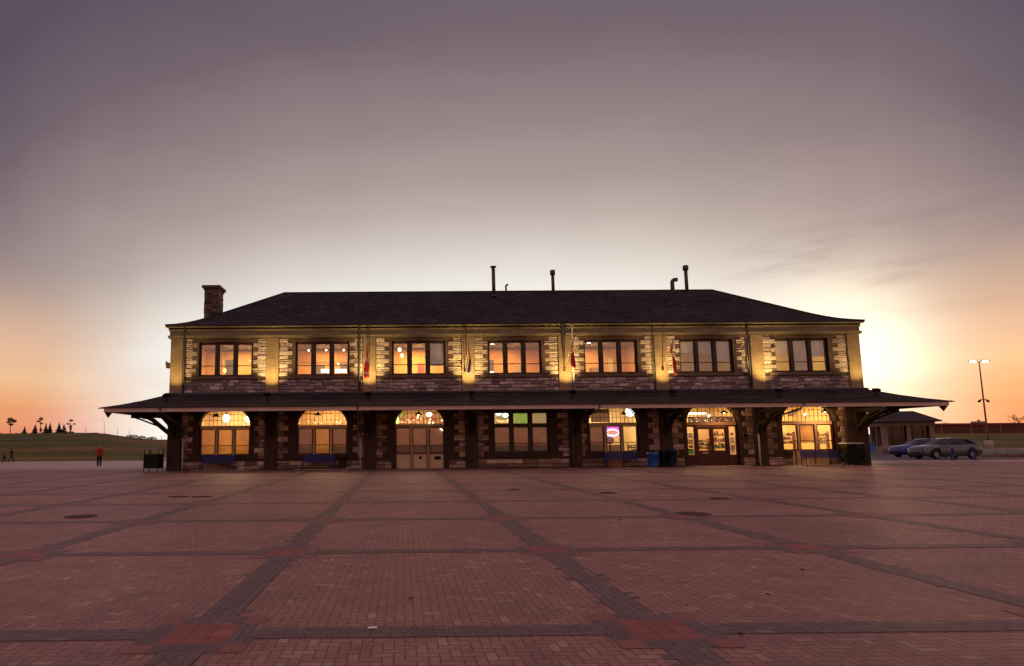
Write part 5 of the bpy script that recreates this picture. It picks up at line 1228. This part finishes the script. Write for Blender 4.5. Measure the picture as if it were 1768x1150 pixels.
# tiny far lamp left and thin poles
p = Pt(279, 750, 148); mb = MB(); zg = gz(p.x, 148); mb.tube([(0, 0, 0), (0, 0, p.z-zg)], .05, 6); mb.ell(0, 0, p.z-zg, .28, .28, .3, 10, 8, 1); o = mb.build('far_lamp', [black, emis('far_lamp_glow', (1, .85, .6), 5.)], loc=(p.x, 148, zg)); tag(o, 'small lit lamp on the hill crest just left of the building', 'lamp')
for (u, v, lab) in ((180, 728, 'tallest thin leaning pole on the hill crest left of the canopy'), (148, 735, 'short thin pole on the hill crest nearer the trees'), (203, 739, 'short thin pole on the hill crest right of the tallest one'), (224, 741, 'shortest faint pole on the hill crest near the canopy bracket')):
    Y2 = 230; p = Pt(u, v, Y2); zg = gz(p.x, Y2)-.5; mb = MB(); mb.tube([(.3, 0, 0), (0, 0, p.z-zg)], [.09, .05], 6); mb.tube([(0, 0, p.z-zg), (-1.0, 0, p.z-zg+.9)], .04, 6) if u == 180 else None
    o = mb.build('far_pole', mat('far_pole_paint', (.16, .09, .07), .8), loc=(p.x, Y2, zg)); tag(o, lab, 'pole', 'thin poles on the hill crest')
# ---------------------------------------------------------------- path on the hill
def ribbon(name, ptsL, w_, mt, dz=.02):
    mb = MB(); vs = []; n = len(ptsL)
    for k, (x, y) in enumerate(ptsL):
        a = Vector(ptsL[max(k-1, 0)]); b_ = Vector(ptsL[min(k+1, n-1)]); t = (b_-a).normalized(); nx, ny = -t.y, t.x
        for s_ in (-1, 1): xx, yy = x+nx*w_/2*s_, y+ny*w_/2*s_; vs.append((xx, yy, gz(xx, yy)+dz))
    mb.mesh(vs, [(2*k, 2*k+1, 2*k+3, 2*k+2) for k in range(n-1)]); o = mb.build(name, mt, fix=False); tag(o, kind='structure')
P0 = [(-150, 104), (-110, 110), (-90, 115), (-80, 125), (-76, 136), (-75, 147), (-76, 160)]
pts = []
for (a, b_) in zip(P0, P0[1:]):
    for k in range(6): pts.append((lerp(a[0], b_[0], k/6), lerp(a[1], b_[1], k/6)))
ribbon('hill_path', pts, 1.9, mat('path_gravel', (.17, .13, .115), .9, noise=.1), .10)
# white low bench at the far edge of the walk
Y2 = 66; p = Pt(283, 797, Y2); mb = MB(); mb.box(-.9, .9, -.25, .25, .36, .46); mb.box(-.75, -.6, -.2, .2, 0, .36); mb.box(.6, .75, -.2, .2, 0, .36); o = mb.build('stone_bench', mat('white_stone', (.8, .76, .72), .7), loc=(p.x+.4, Y2, gz(p.x, Y2))); tag(o, 'low white stone bench half hidden behind the left corner pier', 'bench')
# ---------------------------------------------------------------- trees
leafm = mat('needle_foliage', (.035, .045, .018), .9, noise=.4, nscale=3); leafb = mat('pine_foliage', (.05, .045, .02), .9, noise=.4, nscale=3); bark = mat('bark', (.07, .04, .028), .9, noise=.3)
def leaves(mb, c_, r_, n, sz, rnd, flat=1.):
    for _ in range(n):
        while True:
            q = Vector((rnd.uniform(-1, 1), rnd.uniform(-1, 1), rnd.uniform(-1, 1)))
            if q.length < 1: break
        p = Vector(c_)+Vector((q.x*r_[0], q.y*r_[1], q.z*r_[2])); d1 = Vector((rnd.gauss(0, 1), rnd.gauss(0, 1), rnd.gauss(0, flat))).normalized(); d2 = d1.cross(Vector((rnd.gauss(0, 1), rnd.gauss(0, 1), rnd.gauss(0, 1)))).normalized(); s_ = sz*rnd.uniform(.6, 1.4)
        mb.face([p-d1*s_, p+d2*s_*.5, p+d1*s_, p-d2*s_*.5])
def conifer(u, vt, Y2, wd, lab, seed, tops=1):
    rnd = random.Random(seed); p = Pt(u, vt, Y2); zg = gz(p.x, Y2)-.3; H = p.z-zg; e = empty('spruce_tree', lab, 'tree', (p.x, Y2, zg), 0, 'dark spruces on the hill crest')
    tr = MB(); lf = MB(); offs = [0] if tops == 1 else [-wd*.28, wd*.24]
    for oi, ox in enumerate(offs):
        hh = H*(1 if oi == 0 else rnd.uniform(.88, 1.0)); tr.tube([(ox, 0, 0), (ox, 0, hh*.6), (ox, 0, hh)], [.16, .09, .01], 7)
        z = .25
        while z < hh:
            t = z/hh; rr = (wd/2)*(1-t)**1.0*rnd.uniform(.75, 1.15)/(1 if tops == 1 else 1.25)
            for k in range(7):
                a = rnd.uniform(0, 2*pi); tip = (ox+rr*cos(a), rr*sin(a), z-.12*rr); tr.tube([(ox, 0, z), tip], [.03, .008], 4, cap=False)
                for s_ in (.35, .7, 1.): leaves(lf, (ox+rr*cos(a)*s_, rr*sin(a)*s_, z-.1*rr*s_), ((.24+rr*.14)*(1.15-t), (.24+rr*.14)*(1.15-t), .16), 8, .16*(1.2-t*.8), rnd, .5)
            z += .24+.02*rr
        leaves(lf, (ox, 0, hh), (.06, .06, .25), 12, .1, rnd)
    tr.build('trunk', bark, e, fix=False); lf.build('crown', leafm, e, fix=False)
def scruffy(u, vt, Y2, clumps, lab, seed, trunk_w=.09):
    """tall thin pine with separate clumps; clumps = [(du, v, rx, rz)] in photo pixels from u"""
    rnd = random.Random(seed); p = Pt(u, vt, Y2); zg = gz(p.x, Y2)-.3; e = empty('pine_tree', lab, 'tree', (p.x, Y2, zg), 0, 'sparse pines on the hill crest')
    tr = MB(); lf = MB(); H = p.z-zg; k_ = Y2/FPX
    tr.tube([(0, 0, 0), (.05, 0, H*.5), (0, 0, H*.92)], [trunk_w*1.4, trunk_w, .03], 7)
    for (du, v, rx, rz) in clumps:
        q = Pt(u+du, v, Y2); cx_, cz_ = q.x-p.x, q.z-zg
        tr.tube([(0, 0, max(.3, cz_-.6-abs(cx_)*.3)), (cx_*.6, 0, cz_-.2), (cx_, 0, cz_)], [.06, .04, .015], 5, cap=False)
        leaves(lf, (cx_, 0, cz_), (rx*k_, rx*k_, rz*k_), int(150*max(.4, rx*rz/12)), .17, rnd)
        for _ in range(8): a = rnd.uniform(0, 2*pi); tr.tube([(cx_, 0, cz_), (cx_+cos(a)*rx*k_*.9, rnd.uniform(-.6, .6), cz_+sin(a)*rz*k_*.9)], [.02, .006], 4, cap=False)
    tr.build('trunk', bark, e, fix=False); lf.build('crown', leafb, e, fix=False)
scruffy(19, 721, 170, [(-1, 724, 4.5, 3.2), (5, 727, 4, 3.5), (-4, 729, 3, 2), (0, 733, 3.5, 2)], 'leftmost round crowned pine on a bare thin trunk', 11)
conifer(42.5, 737, 165, 1.7, 'shortest spruce between the leftmost pine and the next spruce', 12)
conifer(61, 733, 165, 1.9, 'single pointed spruce left of the leaning pine', 13)
scruffy(70.5, 720, 175, [(.5, 723, 3.2, 2.8), (-4, 727.5, 3, 1.6), (1, 731, 2.5, 1.2), (0, 742, 2.0, 4)], 'thin pine with a leaning tuft above the spruces', 14)
conifer(83.5, 731, 165, 2.2, 'twin topped spruce in the middle of the group', 15, 2)
conifer(107, 730, 165, 2.5, 'widest twin topped spruce at the right of the group', 16, 2)
scruffy(122, 724, 170, [(1, 726, 4, 1.6), (-4.5, 732, 2.2, 1.2), (6, 732, 1.6, 1), (0, 738, 2, 5), (0, 747, 6, 2)], 'rightmost pine with a flat top and bushy foot', 17, .13)
twigm = mat('bare_twigs', (.10, .05, .035), .9)
def bare(u, vt, Y2, lab, seed, spread=1., depth=5):
    rnd = random.Random(seed); p = Pt(u, vt, Y2); zg = gz(p.x, Y2)-.3; H = p.z-zg; e = empty('bare_tree', lab, 'tree', (p.x, Y2, zg), 0, 'leafless trees in the distance')
    tr = MB(); cr = MB()
    def br(p0, dv, ln, r_, dpt):
        p1 = p0+dv*ln; (tr if dpt >= depth-1 else cr).tube([p0, (p0+p1)/2+Vector((rnd.uniform(-.05, .05), 0, 0))*ln, p1], [r_, r_*.85, r_*.65], 5 if dpt > 2 else 4, cap=False)
        if dpt == 0: return
        for _ in range(3 if dpt > 1 else 4):
            nd = (dv+Vector((rnd.gauss(0, .5)*spread, rnd.gauss(0, .5)*spread, rnd.uniform(-.1, .35)))).normalized(); br(p1, nd, ln*rnd.uniform(.55, .8), r_*.6, dpt-1)
    br(Vector((0, 0, 0)), Vector((0, 0, 1)), H*.30, H*.022, depth)
    tr.build('trunk', bark, e, fix=False); cr.build('crown', twigm, e, fix=False)
bare(1757, 705, 240, 'leafless spreading tree at the right edge beyond the red building', 31)
bare(1630, 725, 230, 'small leafless tree right behind the shelter roof', 32)
bare(6, 742, 200, 'low leafless scrub left of the leftmost pine', 33, 1.5, 4); bare(30, 743, 200, 'low leafless scrub right of the leftmost pine', 34, 1.5, 4)
for k, (u, v) in enumerate(((228, 747), (243, 749), (262, 751))):
    rnd = random.Random(50+k); Y2 = 152; p = Pt(u, v, Y2); zg = gz(p.x, Y2); mb = MB(); hh = max(.6, p.z-zg)
    e = empty('bush', ['leftmost', 'middle', 'rightmost'][k]+' low dark bush on the hill crest near the left canopy end', 'bush', (p.x, Y2, zg-.1), 0, 'low bushes on the crest'); tb = MB(); tb.tube([(0, 0, 0), (0, 0, hh*.7)], [.05, .02], 5); tb.build('stem', bark, e); leaves(mb, (0, 0, hh*.35), (1.5, .8, hh*.35), 320, .12, rnd); mb.build('crown', leafb, e, fix=False)
# ---------------------------------------------------------------- shelter at the right
po = Pt(1525, 760, 70.); gzz = gz(po.x, 70.); zf = Pt(1590, 735, 69.).z-gzz; zt = Pt(1590, 727, 69.).z-gzz; zr = Pt(1580, 710, 71.5).z-gzz
e = empty('shelter', 'low hip roofed shelter with pale columns and dark glass behind the parked cars', 'building', (po.x, 70., gzz), R(-25))
pale = mat('pale_stucco', (.25, .16, .13), .8, noise=.12, nscale=2); SW, SD = 4.75, 5.2
mb = MB(); ring(mb, 0, SW, 0, SD, [(.12, zf), (.12, zt), (-.2, zt), (-.2, zf), (.12, zf)]); mb.build('fascia', pale, e)
for xx, yy, ww_ in ((.2, .2, .26), (2.45, .2, .17), (SW-.2, .2, .2), (.2, 2.7, .2), (.2, SD-.2, .2)):
    mb = MB(); mb.box(xx-ww_, xx+ww_, yy-ww_, yy+ww_, 0, zf-.002); mb.build('column', pale, e)
mb = MB(); mb.box(.35, SW-.35, .5, SD-.3, 0, zf-.01); mb.build('glass_wall', darkglass, e)
mb = MB(); random.seed(5); rubble(mb, -.15, 1.9, 0, .95, -.10, 4, PAL); mb.box(-.15, 1.9, -.10, .3, 0, .95, 0, (.2, .15, .13)); mb.box(-.22, 1.97, -.2, .35, .952, 1.04, 0, (.4, .3, .27)); mb.box(-.15, .25, .301, SD, 0, .9, 0, (.25, .18, .15)); mb.build('stone_base', stone, e, fix=False)
mb = MB(); ov = .65; A_ = [(-ov, -ov, zt+.002), (SW+ov, -ov, zt+.002), (SW+ov, SD+ov, zt+.002), (-ov, SD+ov, zt+.002)]; r0, r1 = (1.2, SD/2, zr), (SW-1.0, SD/2, zr)
mb.mesh(A_+[r0, r1], [(0, 1, 5, 4), (1, 2, 5), (2, 3, 4, 5), (3, 0, 4)]); mb.box(-ov, SW+ov, -ov, SD+ov, zt-.1, zt-.004); mb.build('roof', mat('shelter_roof', (.035, .022, .023), .9, noise=.25, nscale=3), e, fix=False)
for k in range(4):
    xx = 1.0+k*.95; mb = MB(); mb.box(xx-.03, xx+.03, .44, .49, 0, zf-.02); mb.build('mullion', framed, e)
# blue board at its left
p = Pt(1503, 765, 68); mb = MB(); mb.bbox(-1.0, .5, 0, .06, .35, 1.35, .01); mb.box(-.9, -.82, .061, .12, 0, 1.3); mb.box(.3, .38, .061, .12, 0, 1.3); o = mb.build('blue_board', mat('blue_board_paint', (.05, .10, .42), .5, noise=.15), loc=(p.x, 68., gz(p.x, 68.))); tag(o, 'blue board seen between the right corner pier and the shelter', 'board')
# far red building
Y3 = 168; xa, xb = Pt(1600, 740, Y3).x, Pt(1900, 740, Y3).x; zt_ = Pt(1690, 730.5, Y3).z; zb = gz(xa, Y3)-.3
e = empty('far_building', 'long low dark red building across the field at the right', 'building', (xa, Y3, zb)); Hh = zt_-zb
mb = MB(); mb.box(0, xb-xa, 0, 12, 0, Hh-.5); mb.build('wall', mat('red_brick_far', (.13, .035, .028), .9, noise=.35, nscale=.5), e)
mb = MB(); mb.box(-.3, xb-xa+.3, -.3, 12.3, Hh-.498, Hh); mb.build('roof', mat('red_roof_far', (.20, .04, .03), .8, noise=.1), e)
random.seed(9); x = 1.5
for k in range(22):
    mb = MB(); mb.box(x, x+1.1, -.05, -.003, .9, 2.1); mb.build('window', mat('far_window', (.05, .025, .025), .4), e); x += random.uniform(1.9, 2.9)
for k in range(6):
    mb = MB(); xx = 4+k*8.3; mb.box(xx, xx+.18, -.12, -.052, 0, Hh-.5); mb.build('downpipe', mat('far_pipe', (.30, .2, .18), .8), e)
p = Pt(1712, 729, Y3); mb = MB(); mb.box(-1.2, 1.2, 0, 2, 0, .6); mb.box(-.2, .2, .5, .9, .6, 1.1); o = mb.build('rooftop_unit', mat('unit_grey', (.22, .19, .2), .7), e, loc=(p.x-xa, 3, Hh+.001))
# kerbs and planting island at the right
def kerb(name, pts, w_=.18, h_=.13):
    mb = MB(); n = len(pts); L1 = []; 
    for k, (x, y) in enumerate(pts):
        a = Vector(pts[max(k-1, 0)]); b_ = Vector(pts[min(k+1, n-1)]); t = (b_-a).normalized(); nx, ny = -t.y*w_/2, t.x*w_/2; z = gz(x, y)
        L1 += [(x-nx, y-ny, z-.05), (x-nx, y-ny, z+h_), (x+nx, y+ny, z+h_), (x+nx, y+ny, z-.05)]
    mb.mesh(L1, [(4*k+j, 4*k+(j+1) % 4, 4*k+4+(j+1) % 4, 4*k+4+j) for k in range(n-1) for j in range(4)]+[(0, 1, 2, 3), (4*n-1, 4*n-2, 4*n-3, 4*n-4)]); o = mb.build(name, kerbm); tag(o, kind='structure')
kerb('kerb', [(lerp(40, 160, k/20), 91) for k in range(21)]); kerb('kerb', [(-110+k*5, 76.1) for k in range(20)], .15, .03)
ix0, ix1, iy0, iy1 = 48.6, 72., 46.4, 53.
kerb('island_kerb', [(ix0+.8, iy0), (ix1, iy0)]); kerb('island_kerb', [(ix0, iy0+.8), (ix0, iy1)]); kerb('island_kerb', [(ix0+.8, iy0), (ix0+.2, iy0+.25), (ix0, iy0+.8)])
mb = MB(); mb.mesh([(x, y, gz(x, y)+.09) for y in (iy0+.08, iy1) for x in (ix0+.1, ix1)], [(0, 1, 3, 2)]); tag(mb.build('island_soil', mat('soil', (.10, .05, .03), .95, noise=.3)), kind='structure')
rnd = random.Random(77); mb = MB()
for _ in range(5200):
    x, y = rnd.uniform(ix0+.5, ix1), rnd.uniform(iy0+.4, iy1-.2)
    if sin(x*1.7)+sin(y*2.3+x) < -.6: continue
    z = gz(x, y)+.09; h_ = rnd.uniform(.2, .5); a = rnd.uniform(0, 2*pi); lx, ly = rnd.gauss(0, .12), rnd.gauss(0, .12); w_ = .018
    mb.face([(x-cos(a)*w_, y-sin(a)*w_, z), (x+cos(a)*w_, y+sin(a)*w_, z), (x+lx, y+ly, z+h_)])
o = mb.build('dry_grass', mat('dry_grass_blades', (.22, .085, .035), .9, noise=.4, nscale=2), fix=False); tag(o, 'rusty dry grass growing in the kerbed island at the right edge', 'grass', kind='stuff')
# raised threshold slabs at the foot of the wall
for (xa, xb, lab) in ((-13.0, -9.4, 'threshold'), (-6.6, -3.2, 'threshold'), (LC[5]-1.8, LC[5]+1.9, 'threshold'), (LC[6]-2.0, LC[6]+2.0, 'threshold')):
    mb = MB(); mb.bbox(xa, xb, D-.9, D-.24, 0.001, .045, .015); part(mb, 'threshold_slab', mat('slab_stone', (.34, .26, .22), .85, noise=.15, nscale=3))
